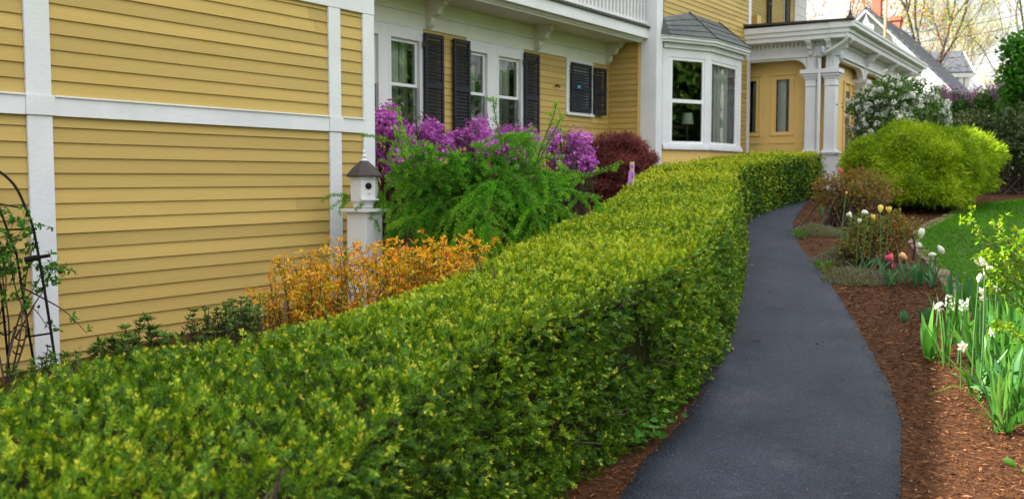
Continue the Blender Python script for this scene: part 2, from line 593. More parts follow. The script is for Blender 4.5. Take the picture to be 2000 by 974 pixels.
def np_mesh(name, V, F, tone=None, smooth_=False, uv=None):
    """Mesh from numpy arrays; F is (m,k)."""
    me = bpy.data.meshes.new(name)
    V = np.ascontiguousarray(V, dtype=np.float32)
    F = np.ascontiguousarray(F, dtype=np.int32)
    m, k = F.shape
    me.vertices.add(len(V))
    me.vertices.foreach_set('co', V.ravel())
    me.loops.add(m * k)
    me.loops.foreach_set('vertex_index', F.ravel())
    me.polygons.add(m)
    me.polygons.foreach_set('loop_start', np.arange(0, m * k, k, dtype=np.int32))
    if smooth_:
        me.polygons.foreach_set('use_smooth', np.ones(m, bool))
    if tone is not None:
        a = me.attributes.new('tone', 'FLOAT', 'FACE')
        a.data.foreach_set('value', np.ascontiguousarray(tone, dtype=np.float32))
    me.update(calc_edges=True)
    return me


class Leaves:
    """Leaf faces with a base point, a direction, a facing normal, length, width and tone."""

    def __init__(self):
        self.k = []

    def add(self, P, D, N, L, Wd, tone):
        P = np.asarray(P, float).reshape(-1, 3)
        n = len(P)
        bc = lambda a: np.broadcast_to(np.asarray(a, float), (n,)).copy()
        self.k.append((P, unit(np.broadcast_to(D, (n, 3))), np.broadcast_to(N, (n, 3)).astype(float), bc(L), bc(Wd), bc(tone)))

    def cat(self):
        return [np.concatenate([q[i] for q in self.k]) for i in range(6)]

    def build(self, name, mat, parent, ovate=False, cup=0.12, droop=0.0):
        P, D, N, L, Wd, tone = self.cat()
        side = unit(np.cross(D, N))
        N = unit(np.cross(side, D))
        L_, W_ = L[:, None], Wd[:, None]
        if not ovate:
            tip = P + D * L_ - N * L_ * droop
            mid = P + D * L_ * 0.45 + N * W_ * cup
            V = np.stack([P, mid + side * W_ / 2, tip, mid - side * W_ / 2], 1).reshape(-1, 3)
            F = np.arange(len(P) * 4).reshape(-1, 4)
            me = np_mesh(name, V, F, tone)
        else:
            def pt(f, s, up):
                return P + D * L_ * f + side * W_ * s + N * (W_ * up - L_ * droop * f * f)
            V = np.stack([P, pt(0.28, 0.42, 0.16), pt(0.66, 0.38, 0.13), pt(1.0, 0, 0), pt(0.66, -0.38, 0.13), pt(0.28, -0.42, 0.16)], 1).reshape(-1, 3)
            b = np.arange(len(P))[:, None] * 6
            F = np.concatenate([b + np.array([[0, 1, 2, 3]]), b + np.array([[0, 3, 4, 5]])], 1).reshape(-1, 4)
            me = np_mesh(name, V, F, np.repeat(tone, 2))
        return link(me, name, mat, parent)


def rand_dirs(n, zmin=-1.0, zmax=1.0):
    z = rng.uniform(zmin, zmax, n)
    a = rng.uniform(0, 2 * math.pi, n)
    r = np.sqrt(1 - z * z)
    return np.stack([r * np.cos(a), r * np.sin(a), z], 1)


def perp(D):
    q = rand_dirs(len(D))
    return unit(np.cross(D, q))


def bend_path(p, d, length, step, grav, wob=0.06):
    """A polyline that starts along d and is bent by grav (a vector) as it grows."""
    n = max(2, int(length / step))
    P = [np.array(p, float)]
    d = unit(d)
    g = np.array(grav, float)
    for _ in range(n):
        d = unit(d + g * step + rng.normal(0, wob, 3))
        P.append(P[-1] + d * step)
    return np.array(P)


def value_noise(P, scale, seed=0):
    """Cheap smooth 3-D noise in -1..1 from a few sines."""
    r = np.random.default_rng(seed)
    out = np.zeros(len(P))
    for i in range(7):
        k = unit(r.normal(size=3)) * scale * r.uniform(0.6, 1.9)
        out += np.sin(P @ k + r.uniform(0, 6.28))
    return out / 3.2


# ------------------------------------------------------------------ the ground, the path, the beds, the lawn
def sheet(name, Ds, lats, off, mat, kind='structure'):
    Dg, Lg = np.meshgrid(Ds, lats, indexing='ij')
    P = dl(0, 0) + np.stack([CA * Dg + SA * Lg, SA * Dg - CA * Lg, gz_D(Dg) + off], -1)
    V = P.reshape(-1, 3)
    a, b = len(Ds), len(lats)
    i, j = np.meshgrid(np.arange(a - 1), np.arange(b - 1), indexing='ij')
    q = (i * b + j).ravel()
    F = np.stack([q, q + 1, q + b + 1, q + b], 1)[:, ::-1]
    return tag(link(np_mesh(name, V, F, smooth_=True), name, mat), kind=kind)


sheet('ground', np.r_[-600, -60, -6, np.arange(-2, 26, 0.5), 60, 200, 900], np.r_[-700, -100, np.arange(-12, 26, 2.0), 100, 700], 0.0, M['soil'])


def strip(name, A, B, off, mat, kind='structure', thick=0.0, cols=6):
    """A band between two matched polylines of (D, lat)."""
    n = len(A)
    t = np.linspace(0, 1, cols)
    G = A[:, None] * (1 - t[None, :, None]) + B[:, None] * t[None, :, None]
    D, L = G[..., 0], G[..., 1]
    P = np.stack([CA * D + SA * L, SA * D - CA * L, gz_D(D) + off], -1)
    if thick:
        e0 = P[:, :1].copy()
        e1 = P[:, -1:].copy()
        e0[..., 2] -= thick
        e1[..., 2] -= thick
        P = np.concatenate([e0, P, e1], 1)
    c = P.shape[1]
    i, j = np.meshgrid(np.arange(n - 1), np.arange(c - 1), indexing='ij')
    q = (i * c + j).ravel()
    F = np.stack([q, q + 1, q + c + 1, q + c], 1)[:, ::-1]
    return tag(link(np_mesh(name, P.reshape(-1, 3), F, smooth_=True), name, mat), kind=kind)


def px_dl(px, py):
    p = on_ground(px, py)
    return (CA * p[0] + SA * p[1], SA * p[0] - CA * p[1])


# right edge of the path, traced on the ground; the left edge lies under the hedge foot
RE = [(-2.0, 0.9), (1.0, 1.0), (2.4, 1.12), (3.4, 1.36)] + [px_dl(*q) for q in [(1757, 974), (1758, 840), (1741, 770), (1700, 690), (1650, 602), (1600, 530), (1562, 482), (1550, 445), (1562, 415), (1595, 388)]]
RE += [(20.6, 7.0), (22.0, 9.0)]
LE = [(-2.0, -0.30), (1.0, -0.28), (2.4, -0.12), (3.4, 0.12)] + [px_dl(*q) for q in [(1213, 974), (1258, 910), (1318, 845), (1356, 790), (1378, 720), (1400, 640), (1420, 560), (1430, 480), (1440, 440)]]
LE += [(16.6, 4.05), (18.6, 5.2), (20.0, 6.2), (21.5, 7.6), (22.6, 9.0)]
RE = smooth(RE, 220)
LE = smooth(LE, 220)
# pair the two edges by depth
Dq = np.linspace(-2, 22, 240)


def by_depth(E, D):
    o = np.argsort(E[:, 0], kind='stable')
    return np.interp(D, E[o, 0], E[o, 1])


PL = np.stack([Dq, by_depth(LE, Dq)], 1)
PR = np.stack([Dq, by_depth(RE, Dq)], 1)
PR[:, 1] += 0.003 * np.sin(Dq * 7.3) + rng.normal(0, 0.0035, len(Dq))
PL[:, 1] += 0.005 * np.sin(Dq * 6.1) + rng.normal(0, 0.005, len(Dq))
strip('path', PL, PR, 0.022, M['asphalt'], thick=0.03, cols=9)

sheet('planting_bed', np.arange(-2, 24.1, 0.25), np.arange(-9, 14.1, 0.5), 0.004, M['mulch'])

# edge of the lawn
LW = [(0.5, 4.6), (3.0, 4.2), (5.2, 3.9)] + [px_dl(*q) for q in [(1960, 700), (1900, 610), (1866, 570), (1842, 543), (1826, 520), (1800, 495), (1784, 474), (1788, 460), (1812, 443), (1850, 424), (1885, 408), (1940, 398), (2010, 392), (2120, 388)]]
LWs = smooth(LW, 160)
far = np.stack([np.linspace(LWs[0, 0] - 1.5, LWs[-1, 0] + 0.6, 160), np.full(160, 24.0)], 1)
strip('lawn', LWs, far, 0.010, M['lawn_base'], cols=60)

# grass blades on the lawn (only where the photograph can see)
n = 150000
s = rng.uniform(0, 1, n)
iA = LWs[np.minimum((s * 159).astype(int), 158)]
f_ = rng.uniform(0, 1, n) ** 1.7
tgt = far[np.minimum((s * 159).astype(int), 158)]
G = iA * (1 - f_[:, None]) + tgt * f_[:, None]
ok = (G[:, 1] / np.maximum(G[:, 0], 1) < 0.62)
G = G[ok]
n = len(G)
gp = np.stack([CA * G[:, 0] + SA * G[:, 1], SA * G[:, 0] - CA * G[:, 1], gz_D(G[:, 0]) + 0.008], 1)
lv = Leaves()
d = rand_dirs(n, 0.55, 1.0)
lv.add(gp, d, perp(d), rng.uniform(0.03, 0.065, n), rng.uniform(0.004, 0.007, n) * (0.6 + G[:, 0] / 14), np.clip(0.45 + 0.25 * value_noise(gp, 2.2, 3) + rng.normal(0, 0.18, n), 0, 1))
tag(lv.build('lawn_grass', M['grass'], None), kind='stuff')

# shredded bark lying on the near beds
lv = Leaves()
for (d0, d1, a, b, cnt, sc) in [(2.6, 6.2, 0.0, 4.2, 36000, 1.0), (6.2, 10.0, 1.2, 4.6, 22000, 1.25), (10.0, 19.0, 2.4, 9.0, 20000, 1.7), (3.0, 7.0, -4.6, -0.6, 5000, 1.3)]:
    D = rng.uniform(d0, d1, cnt)
    L = rng.uniform(a, b, cnt)
    pl_, pr_ = np.interp(D, Dq, PL[:, 1]), np.interp(D, Dq, PR[:, 1])
    stray = rng.uniform(0, 1, cnt) < 0.004
    keep = ((L < pl_ + rng.normal(0, 0.03, cnt)) | (L > pr_ + np.abs(rng.normal(0, 0.02, cnt)) - 0.015) | stray)
    D, L, stray = D[keep], L[keep], stray[keep]
    m_ = len(D)
    on = (L > np.interp(D, Dq, PL[:, 1])) & (L < np.interp(D, Dq, PR[:, 1]))
    P = np.stack([CA * D + SA * L, SA * D - CA * L, gz_D(D) + 0.008 + np.abs(rng.normal(0, 0.006, m_)) + np.where(on, 0.022, 0)], 1)
    d = rand_dirs(m_, -0.18, 0.28)
    N = unit(np.array([0, 0, 1.0]) + rng.normal(0, 0.35, (m_, 3)))
    lv.add(P, d, N, rng.gamma(3.0, 0.009, m_) * sc + 0.008, rng.uniform(0.003, 0.009, m_) * sc, np.clip(rng.beta(1.5, 2.0, m_), 0, 1))
tag(lv.build('mulch_chips', M['chip'], None, cup=0.25), kind='stuff')

# loose grit, crumbs and a few fallen bits along both edges of the path
lv = Leaves()
for E, sg, cnt in ((PL, 1, 1500), (PR, -1, 1500)):
    D = rng.uniform(4.0, 15.0, cnt) ** 1.0
    L = np.interp(D, Dq, E[:, 1]) + sg * (rng.gamma(1.3, 0.035, cnt) * (0.4 + 0.8 * (value_noise(np.stack([D, D, D], 1), 2.1, 13) > 0)) - 0.02)
    P = np.stack([CA * D + SA * L, SA * D - CA * L, gz_D(D) + 0.025], 1)
    lv.add(P, rand_dirs(cnt, -0.1, 0.2), unit(np.array([0, 0, 1.0]) + rng.normal(0, 0.3, (cnt, 3))), rng.uniform(0.004, 0.013, cnt), rng.uniform(0.003, 0.009, cnt), rng.uniform(0, 1, cnt))
D = rng.uniform(4.2, 14, 260)
f_ = rng.uniform(0.04, 0.96, 260)
L = np.interp(D, Dq, PL[:, 1]) * (1 - f_) + np.interp(D, Dq, PR[:, 1]) * f_
P = np.stack([CA * D + SA * L, SA * D - CA * L, gz_D(D) + 0.026], 1)
lv.add(P, rand_dirs(260, -0.1, 0.1), unit(np.array([0, 0, 1.0]) + rng.normal(0, 0.2, (260, 3))), rng.uniform(0.006, 0.022, 260), rng.uniform(0.004, 0.010, 260), rng.uniform(0, 0.8, 260))
M['grit'] = leafy('edge_grit', [(0, (0.04, 0.025, 0.015)), (0.5, (0.10, 0.07, 0.05)), (1, (0.22, 0.18, 0.14))], 0.0, 0.9, 0.05)
tag(lv.build('path_grit', M['grit'], None, cup=0.3), kind='stuff')

# ------------------------------------------------------------------ the yellow house
YA, YB, YC, YU = 6.36, 9.2, 8.2, 10.6          # front planes: near wing, recessed wing, bay wall, upper wall behind the porch
XI = 17.4                                       # plane of the return wall
XP = 22.4                                       # left side of the porch
H = thing('yellow_house', 'large yellow clapboard house with white trim, dark shutters, bay window and columned porch', 'house', (12, 9.5, 0.4))
EX = 0.104


def lap(mb, a, b, z0, z1, out, exposure=EX, phase=0.0):
    """Lapped boards between plan points a and b (2-D), from z0 to z1; out = outward 2-D direction."""
    a, b, out = np.array(a, float), np.array(b, float), np.array(out, float)
    k0 = math.floor((z0 - phase) / exposure)
    k1 = math.ceil((z1 - phase) / exposure)
    L_ = float(np.linalg.norm(b - a))
    for k in range(k0, k1):
        lo, hi = max(z0, phase + k * exposure), min(z1, phase + (k + 1) * exposure)
        if hi - lo < 0.004:
            continue
        t0 = 0.016 + rng.normal(0, 0.0008)
        t1 = 0.003
        # boards come in lengths; every joint is a butt
        cuts = [0.0]
        while cuts[-1] < L_:
            cuts.append(min(L_, cuts[-1] + rng.uniform(2.2, 4.2)))
        for c0, c1 in zip(cuts[:-1], cuts[1:]):
            p = a + (b - a) * (c0 / L_)
            q = a + (b - a) * ((c1 - 0.0022) / L_)
            j = rng.normal(0, 0.0010)
            V = []
            for (z, t) in ((lo + j, t0), (hi + 0.004, t1)):
                for pt in (p, q):
                    V.append((*(pt + out * t), z))
                for pt in (q, p):
                    V.append((*(pt - out * 0.012), z))
            mb.hexa(V)


OUT = (0, -1)
# ---- near wing (wall A)
XA1 = on_y(729, 348, YA)[0]
zA_frieze = on_y(640, 14, YA)[2]
zA_b1, zA_b0 = on_y(640, 227, YA)[2], on_y(640, 257, YA)[2]
pA = [on_y(53, 348, YA)[0], on_y(102, 348, YA)[0], on_y(641.5, 348, YA)[0], on_y(664, 348, YA)[0], on_y(707.5, 348, YA)[0], XA1]
XA0 = -4.0
mb = MB()
for x0, x1 in ((XA0, pA[0]), (pA[1], pA[2]), (pA[3], pA[4])):
    lap(mb, (x0, YA), (x1, YA), -0.35, zA_b0, OUT, phase=0.03)
    lap(mb, (x0, YA), (x1, YA), zA_b1, zA_frieze, OUT, phase=0.03)
mb.build('clapboard_siding', M['yellow'], H)
mb = MB()
for x0, x1 in ((pA[0], pA[1]), (pA[2], pA[3])):
    mb.box(x0, x1, YA - 0.030, YA, -0.35, zA_b0)
    mb.box(x0, x1, YA - 0.030, YA, zA_b1, zA_frieze)
    mb.box(x0 - 0.012, x1 + 0.016, YA - 0.042, YA, zA_b0 + 0.001, zA_b1 - 0.001)
    mb.build('wall_post', M['white'], H, bevel=0.004)
    mb = MB()
mb.box(pA[4], XA1, YA - 0.030, YA + 0.2, -0.35, zA_frieze)
mb.build('corner_board', M['white'], H, bevel=0.004)
mb = MB()
for x0, x1 in ((XA0, pA[0] - 0.013), (pA[1] + 0.017, pA[2] - 0.013), (pA[3] + 0.017, pA[4] - 0.001)):
    mb.box(x0, x1, YA - 0.034, YA, zA_b0, zA_b1)
    mb.box(x0, x1, YA - 0.046, YA, zA_b1 - 0.012, zA_b1 + 0.001)
    mb.build('band_board', M['white'], H, bevel=0.003)
    mb = MB()
mb = MB()
mb.box(XA0, XA1 + 0.002, YA - 0.034, YA, zA_frieze, zA_frieze + 0.62)
mb.box(XA0, XA1 + 0.012, YA - 0.050, YA, zA_frieze + 0.62, zA_frieze + 0.72)
mb.build('frieze_board', M['white'], H, bevel=0.004)
# near wing body; its unseen roof is tilted to place the shadow edge
ZR0, ZRS = 5.04, -0.104
zroof = lambda x: ZR0 + ZRS * (x - 2.1)
zlow = zroof(XA1 + 0.6) - 0.22
mb = MB()
lap(mb, (XA0, YA), (XA1 - 0.16, YA), zA_frieze + 0.73, zlow, OUT)
mb.build('clapboard_siding', M['yellow'], H)
mb = MB()
lap(mb, (XA1, YA + 0.2), (XA1, YB), 0.3, zlow, (1, 0))
mb.build('clapboard_siding', M['yellow'], H)
mb = MB()
mb.box(XA1 - 0.16, XA1 + 0.003, YA - 0.028, YA + 0.16, zA_frieze + 0.73, zlow)
mb.build('corner_board', M['white'], H, bevel=0.004)
mb = MB()
mb.prism([(XA0, YA - 0.03, zlow), (XA1 + 0.02, YA - 0.03, zlow), (XA1 + 0.02, YA - 0.03, zroof(XA1) - 0.08), (XA0, YA - 0.03, zroof(XA0) - 0.08)], (0, 0.05, 0))
mb.build('frieze_board', M['white'], H)
mb = MB()
mb.box(XA0, XA1 - 0.02, YA + 0.02, 14.0, -0.4, zlow)
mb.each('wall_core', M['room'], H)
mb = MB()
xr0, xr1 = XA0 - 0.3, XA1 + 0.5
mb.hexa([(xr0, YA - 0.32, zroof(xr0) - 0.1), (xr1, YA - 0.32, zroof(xr1) - 0.1), (xr1, 14.2, zroof(xr1) - 0.1), (xr0, 14.2, zroof(xr0) - 0.1),
         (xr0, YA - 0.32, zroof(xr0)), (xr1, YA - 0.32, zroof(xr1)), (xr1, 14.2, zroof(xr1)), (xr0, 14.2, zroof(xr0))])
mb.build('roof', M['slate'], H)  # unseen slab, its slope shaped for the shadow it throws on the bed

# ---- recessed wing (wall B)
zB_f = on_y(1194, 131, YB)[2]                   # bottom of the frieze
zB_s = zB_f + 0.42                              # soffit
z_sh1, z_sh0 = on_y(840, 68, YB)[2], on_y(840, 268, YB)[2]
wB = []                                         # openings (x0, x1, z0, z1)
X = lambda px: on_y(px, 200, YB)[0]
mul1 = (X(742), X(757))
win1 = (X(757), X(822))
ww = win1[1] - win1[0]
win0 = (mul1[0] - ww, mul1[0])
win2 = (X(910), X(953))
win3 = (X(968), X(1018))
sz0 = z_sh0 + 0.02
zhead = zB_f - 0.02
sm = (X(1104), X(1155))
zs1, zs0 = on_y(1130, 118, YB)[2], on_y(1130, 227, YB)[2]
g1 = (win0[0] - 0.12, X(824))
g2 = (X(908), X(1020))
mb = MB()
lap(mb, (XA1, YB), (g1[0], YB), 0.4, zB_f, OUT)
lap(mb, (g1[1], YB), (g2[0], YB), 0.4, zB_f, OUT)
lap(mb, (g2[1], YB), (sm[0], YB), 0.4, zB_f, OUT)
lap(mb, (sm[0], YB), (sm[1], YB), 0.4, zs0, OUT)
lap(mb, (sm[1], YB), (XI, YB), 0.4, zB_f, OUT)
lap(mb, (g1[0], YB), (g1[1], YB), 0.4, sz0, OUT)
lap(mb, (g2[0], YB), (g2[1], YB), 0.4, sz0, OUT)
lap(mb, (sm[0], YB), (sm[1], YB), zs1, zB_f, OUT)
mb.build('clapboard_siding', M['yellow'], H)
mb = MB()
lap(mb, (XI, YB), (XI, YC + 0.34), 0.4, 4.2, (-1, 0), phase=0.02)
mb.build('clapboard_siding', M['yellow'], H)
mb = MB()
mb.box(XI - 0.03, XI, YC + 0.30, YC + 0.36, 0.4, 4.0)
mb.build('corner_strip', M['yellow_trim'], H)
mb = MB()
mb.box(XA1, XI - 0.001, YB - 0.028, YB, zB_f, zB_f + 0.20)
mb.box(XA1, XI - 0.001, YB - 0.045, YB, zB_f + 0.20, zB_f + 0.235)
mb.box(XA1, XI - 0.001, YB - 0.024, YB, zB_f + 0.235, zB_s)
mb.build('frieze_board', M['cream'], H, bevel=0.004)
mb = MB()
mb.box(XA1 - 1.5, XI - 0.02, YC + 0.36, YB + 0.2, zB_s, zB_s + 0.03)
mb.build('soffit', M['cream'], H)
zg0, zg1 = zB_s - 0.045, zB_s + 0.10
yg = YC + 0.34
mb = MB()
mb.prism([(XA1 - 1.5, yg, zg0 + 0.02), (XA1 - 1.5, yg - 0.07, zg0 + 0.02), (XA1 - 1.5, yg - 0.075, zg0 + 0.045), (XA1 - 1.5, yg - 0.10, zg0 + 0.05), (XA1 - 1.5, yg - 0.115, zg0 + 0.085),
          (XA1 - 1.5, yg - 0.16, zg0 + 0.11), (XA1 - 1.5, yg - 0.165, zg1), (XA1 - 1.5, yg, zg1)], (XI - XA1 + 1.47, 0, 0))
mb.build('gutter', M['white'], H, bevel=0.003)
# balcony above
zb0 = on_y(1252, 74, YC + 0.2)[2]
zb1 = on_y(1252, 54, YC + 0.2)[2]
mb = MB()
mb.box(XA1 - 1.5, XI - 0.005, yg + 0.10, YB + 0.1, zB_s + 0.03, zb0)
mb.build('balcony_base', M['cream'], H)
BAL = MB()
BAL.box(XA1 - 1.5, XI - 0.004, YC + 0.14, YC + 0.45, zb0, zb1)
bal = BAL.build('balcony', M['white'], H, bevel=0.004)
mb = MB()
mb.box(XA1 - 1.5, XI - 0.006, YC + 0.10, YB + 1.8, zb1 + 0.001, zb1 + 0.03)
mb.build('deck_edge', M['roof_dark'], bal)
mb = MB()
mb.box(XA1 - 1.5, XI - 0.01, YC + 0.17, YC + 0.25, zb1 + 0.07, zb1 + 0.12)
mb.box(XA1 - 1.5, XI - 0.01, YC + 0.15, YC + 0.27, zb1 + 0.86, zb1 + 0.93)
mb.each('railing', M['white'], bal, bevel=0.003)
mb = MB()
xb = XI - 0.12
while xb > XI - 7.0:
    mb.box(xb - 0.025, xb + 0.025, YC + 0.185, YC + 0.235, zb1 + 0.031, zb1 + 0.858)
    xb -= 0.135
mb.each('baluster', M['white'], bal)
mb = MB()
lap(mb, (XA1 - 4.0, YB + 1.8), (XI, YB + 1.8), zb1, 7.4, OUT)
mb.build('clapboard_siding', M['yellow'], H)


def bracket(x, y, z, parent, mat, depth=0.34, h=0.40, w=0.11, dirv=(0, -1), nm='bracket'):
    """Scrolled eave bracket hung under the soffit."""
    pts = [(0, 0), (depth, 0), (depth, -0.07), (depth * 0.93, -0.10), (depth * 0.80, -0.105), (depth * 0.72, -0.15), (depth * 0.66, -0.21), (depth * 0.52, -0.235), (depth * 0.40, -0.22),
           (depth * 0.33, -0.26), (depth * 0.34, -0.31), (depth * 0.26, -0.36), (depth * 0.12, -h), (0, -h)]
    dx, dy = dirv
    m_ = MB()
    sx, sy = -dy, dx
    poly = [(x + dx * a - sx * w / 2, y + dy * a - sy * w / 2, z + b * h / 0.40) for a, b in pts]
    m_.prism(poly, (sx * w, sy * w, 0))
    q = [(x + dx * a - sx * (w / 2 + 0.02), y + dy * a - sy * (w / 2 + 0.02), z + b) for a, b in [(0, 0.001), (depth + 0.03, 0.001), (depth + 0.03, -0.035), (0, -0.035)]]
    m_.prism(q, (sx * (w + 0.04), sy * (w + 0.04), 0))
    return m_.build(nm, mat, parent, bevel=0.004)


for px in (834, 1044):
    bracket(X(px), YB - 0.02, zB_s, H, M['cream'])
bracket(XI - 0.14, YB - 0.02, zB_s, H, M['cream'])


def window(x0, x1, z0, z1, Y, parent, head=0.10, rail=0.5, curtains=True, casing=True):
    """Double-hung window in a wall facing -Y: frame > sashes; panes are sub-parts."""
    m_ = MB()
    f = 0.055
    dep = 0.12
    # jambs, head, sill of the frame
    m_.box(x0, x0 + f, Y - 0.03, Y + dep, z0, z1)
    m_.box(x1 - f, x1, Y - 0.03, Y + dep, z0, z1)
    m_.box(x0 + f, x1 - f, Y - 0.03, Y + dep, z1 - head, z1)
    m_.box(x0 - 0.01, x1 + 0.01, Y - 0.055, Y + dep, z0 - 0.05, z0)
    w_ = m_.build('window', M['white'], parent, bevel=0.003)
    zt, zb, zm = z1 - head, z0, z0 + (z1 - head - z0) * rail
    s = 0.045
    for (a, b, y) in ((zm - 0.02, zt, Y + 0.022), (zb, zm + 0.02, Y + 0.062)):
        m_ = MB()
        m_.box(x0 + f, x0 + f + s, y, y + 0.036, a, b)
        m_.box(x1 - f - s, x1 - f, y, y + 0.036, a, b)
        m_.box(x0 + f + s, x1 - f - s, y, y + 0.036, b - s, b)
        m_.box(x0 + f + s, x1 - f - s, y, y + 0.036, a, a + s)
        m_.build('sash', M['sash'], w_, bevel=0.002)
    m_ = MB()
    for (a, b, y) in ((zm - 0.02, zt, Y + 0.04), (zb, zm + 0.02, Y + 0.08)):
        xa, xb_ = x0 + f + s, x1 - f - s
        m_.add([(xa, y, a + s), (xb_, y, a + s), (xb_, y, b - s), (xa, y, b - s)], [(0, 1, 2, 3)])
    m_.each('pane', M['glass'], w_)
    m_ = MB()
    m_.add([(x0 + f + 0.02, Y + 0.012, zb), (x1 - f - 0.02, Y + 0.012, zb), (x1 - f - 0.02, Y + 0.012, zm - 0.02), (x0 + f + 0.02, Y + 0.012, zm - 0.02)], [(0, 1, 2, 3)])
    m_.build('insect_screen', M['screen'], w_)
    if curtains:
        n_ = 60
        xs = np.linspace(x0 + f, x1 - f, n_)
        top = np.where(np.abs(xs - (x0 + x1) / 2) < 0.0, 0, 0)
        V = []
        for xx in xs:
            u = (xx - x0) / (x1 - x0)
            yy = Y + 0.21 + 0.022 * math.sin(u * 46) + 0.012 * math.sin(u * 21 + 1)
            V += [(xx, yy, z0 - 0.02), (xx, yy + 0.01, z1 - head)]
        keep = [i for i in range(n_ - 1) if not (0.66 < i / n_ < 0.75)]
        m_ = MB()
        m_.add(V, [(2 * i, 2 * i + 2, 2 * i + 3, 2 * i + 1) for i in keep])
        m_.build('curtain', M['curtain'], w_, smooth_=True)
    return w_


for (a, b) in (win0, win1, win2, win3):
    window(a, b, sz0 + 0.05, zhead, YB, H, head=0.17)
mb = MB()
for (a, b) in (mul1, (win2[1], win3[0])):
    mb.box(a, b, YB - 0.028, YB + 0.1, sz0, zhead - 0.001)
for (a, b) in ((g1[0], win0[0]), (win1[1], g1[1]), (g2[0], win2[0]), (win3[1], g2[1])):
    if b > a:
        mb.box(a, b, YB - 0.026, YB + 0.1, sz0, zhead - 0.001)
for a, b in (g1, g2):
    mb.box(a, b, YB - 0.036, YB, zhead, zB_f - 0.001)
mb.each('window_trim', M['white'], H, bevel=0.003)
mb = MB()
mb.box(XA1, XI, YB + 0.9, YB + 0.95, 0.3, zB_s)
mb.box(XA1, XI, YB + 0.2, YB + 0.9, 0.9, 0.95)
mb.each('room_wall', M['room'], H)


def shutter(x0, x1, z0, z1, Y, parent, panels=2, angle=0.0, pivot='l', slat=0.052):
    """Louvred shutter, its own part; slats belong to the shutter."""
    m_ = MB()
    st = 0.052
    t = 0.034

    def bx(a, b, y0, y1, c, d):
        m_.box(a, b, y0, y1, c, d)
    bx(x0, x0 + st, Y - t, Y, z0, z1)
    bx(x1 - st, x1, Y - t, Y, z0, z1)
    zz = np.linspace(z0, z1, panels + 1)
    rails = [(z0, z0 + 0.085)] + [(q - 0.04, q + 0.04) for q in zz[1:-1]] + [(z1 - 0.06, z1)]
    for a, b in rails:
        bx(x0 + st, x1 - st, Y - t + 0.001, Y - 0.001, a, b)
    for (a0, b0), (a1, b1) in zip(rails[:-1], rails[1:]):
        z = b0 + 0.01
        while z < a1 - 0.02:
            m_.hexa([(x0 + st, Y - t + 0.004, z), (x1 - st, Y - t + 0.004, z), (x1 - st, Y - 0.003, z + slat * 0.62), (x0 + st, Y - 0.003, z + slat * 0.62),
                     (x0 + st, Y - t + 0.004, z + 0.009), (x1 - st, Y - t + 0.004, z + 0.009), (x1 - st, Y - 0.003, z + slat * 0.62 + 0.009), (x0 + st, Y - 0.003, z + slat * 0.62 + 0.009)])
            z += slat
        # dark backing so that the wall behind does not show between the slats
    if angle:
        ca, sa = math.cos(angle), math.sin(angle)
        px_, py_ = (x0 if pivot == 'l' else x1), Y
        m_.v = [(px_ + (v[0] - px_) * ca - (v[1] - py_) * sa, py_ + (v[0] - px_) * sa + (v[1] - py_) * ca, v[2]) for v in m_.v]
    s_ = m_.build('shutter', M['shutter'], parent, bevel=0.002)
    m_ = MB()
    for z in (z1 - 0.17, z0 + 0.2):
        xh = x0 - 0.03 if pivot == 'l' else x1
        m_.box(xh, xh + 0.03, Y - 0.022, Y - 0.004, z - 0.04, z + 0.04)
    m_.each('hinge', M['hinge'], s_)
    return s_


for (a, b, piv) in ((823.5, 860, 'l'), (880, 911.5, 'r'), (1019, 1047, 'l')):
    shutter(X(a), X(b), z_sh0, z_sh1, YB - 0.045, H, 2, 0.0, piv)
# small window with one shutter closed over it and one folded back
sw = MB()
sx0, sx1 = sm
sw.box(sx0, sx0 + 0.10, YB - 0.03, YB + 0.1, zs0 + 0.05, zs1)
sw.box(sx1 - 0.06, sx1, YB - 0.03, YB + 0.1, zs0 + 0.05, zs1)
sw.box(sx0 + 0.10, sx1 - 0.06, YB - 0.03, YB + 0.1, zs1 - 0.13, zs1)
sw.box(sx0 - 0.02, sx1 + 0.02, YB - 0.06, YB + 0.1, zs0, zs0 + 0.05)
sw.box(sx0 + 0.1, sx1 - 0.06, YB + 0.05, YB + 0.08, zs0 + 0.05, zs1 - 0.13)
sw.build('window', M['white'], H, bevel=0.003)
sh = shutter(X(1111), X(1150), zs0 + 0.07, zs1 - 0.07, YB - 0.035, H, 2, 0, 'l')
sh['label'] = 'dark louvred shutter closed over the small window, with a scrap of blue tape'
mb = MB()
c = on_y(1131, 170, YB - 0.08)
mb.hexa([(c[0] - 0.05, c[1], c[2] - 0.03), (c[0] + 0.045, c[1], c[2] - 0.022), (c[0] + 0.045, c[1] + 0.008, c[2] - 0.022), (c[0] - 0.05, c[1] + 0.008, c[2] - 0.03),
         (c[0] - 0.03, c[1], c[2] + 0.028), (c[0] + 0.065, c[1], c[2] + 0.03), (c[0] + 0.065, c[1] + 0.008, c[2] + 0.03), (c[0] - 0.03, c[1] + 0.008, c[2] + 0.028)])
mb.build('blue_tape', M['tape_blue'], sh)
shutter(X(1156), X(1175), zs0 + 0.05, zs1 - 0.09, YB - 0.04, H, 2, -R(6), 'l')
# a small tap fitting on the wall
c = on_y(1088, 168, YB - 0.04)
mb = MB()
mb.tube([(c[0], YB, c[2]), (c[0], YB - 0.07, c[2]), (c[0], YB - 0.10, c[2] - 0.03)], 0.017, 8)
mb.tube([(c[0] - 0.05, YB - 0.06, c[2] + 0.01), (c[0] + 0.02, YB - 0.06, c[2] + 0.03)], 0.012, 6)
mb.build('wall_tap', M['hinge'], H)

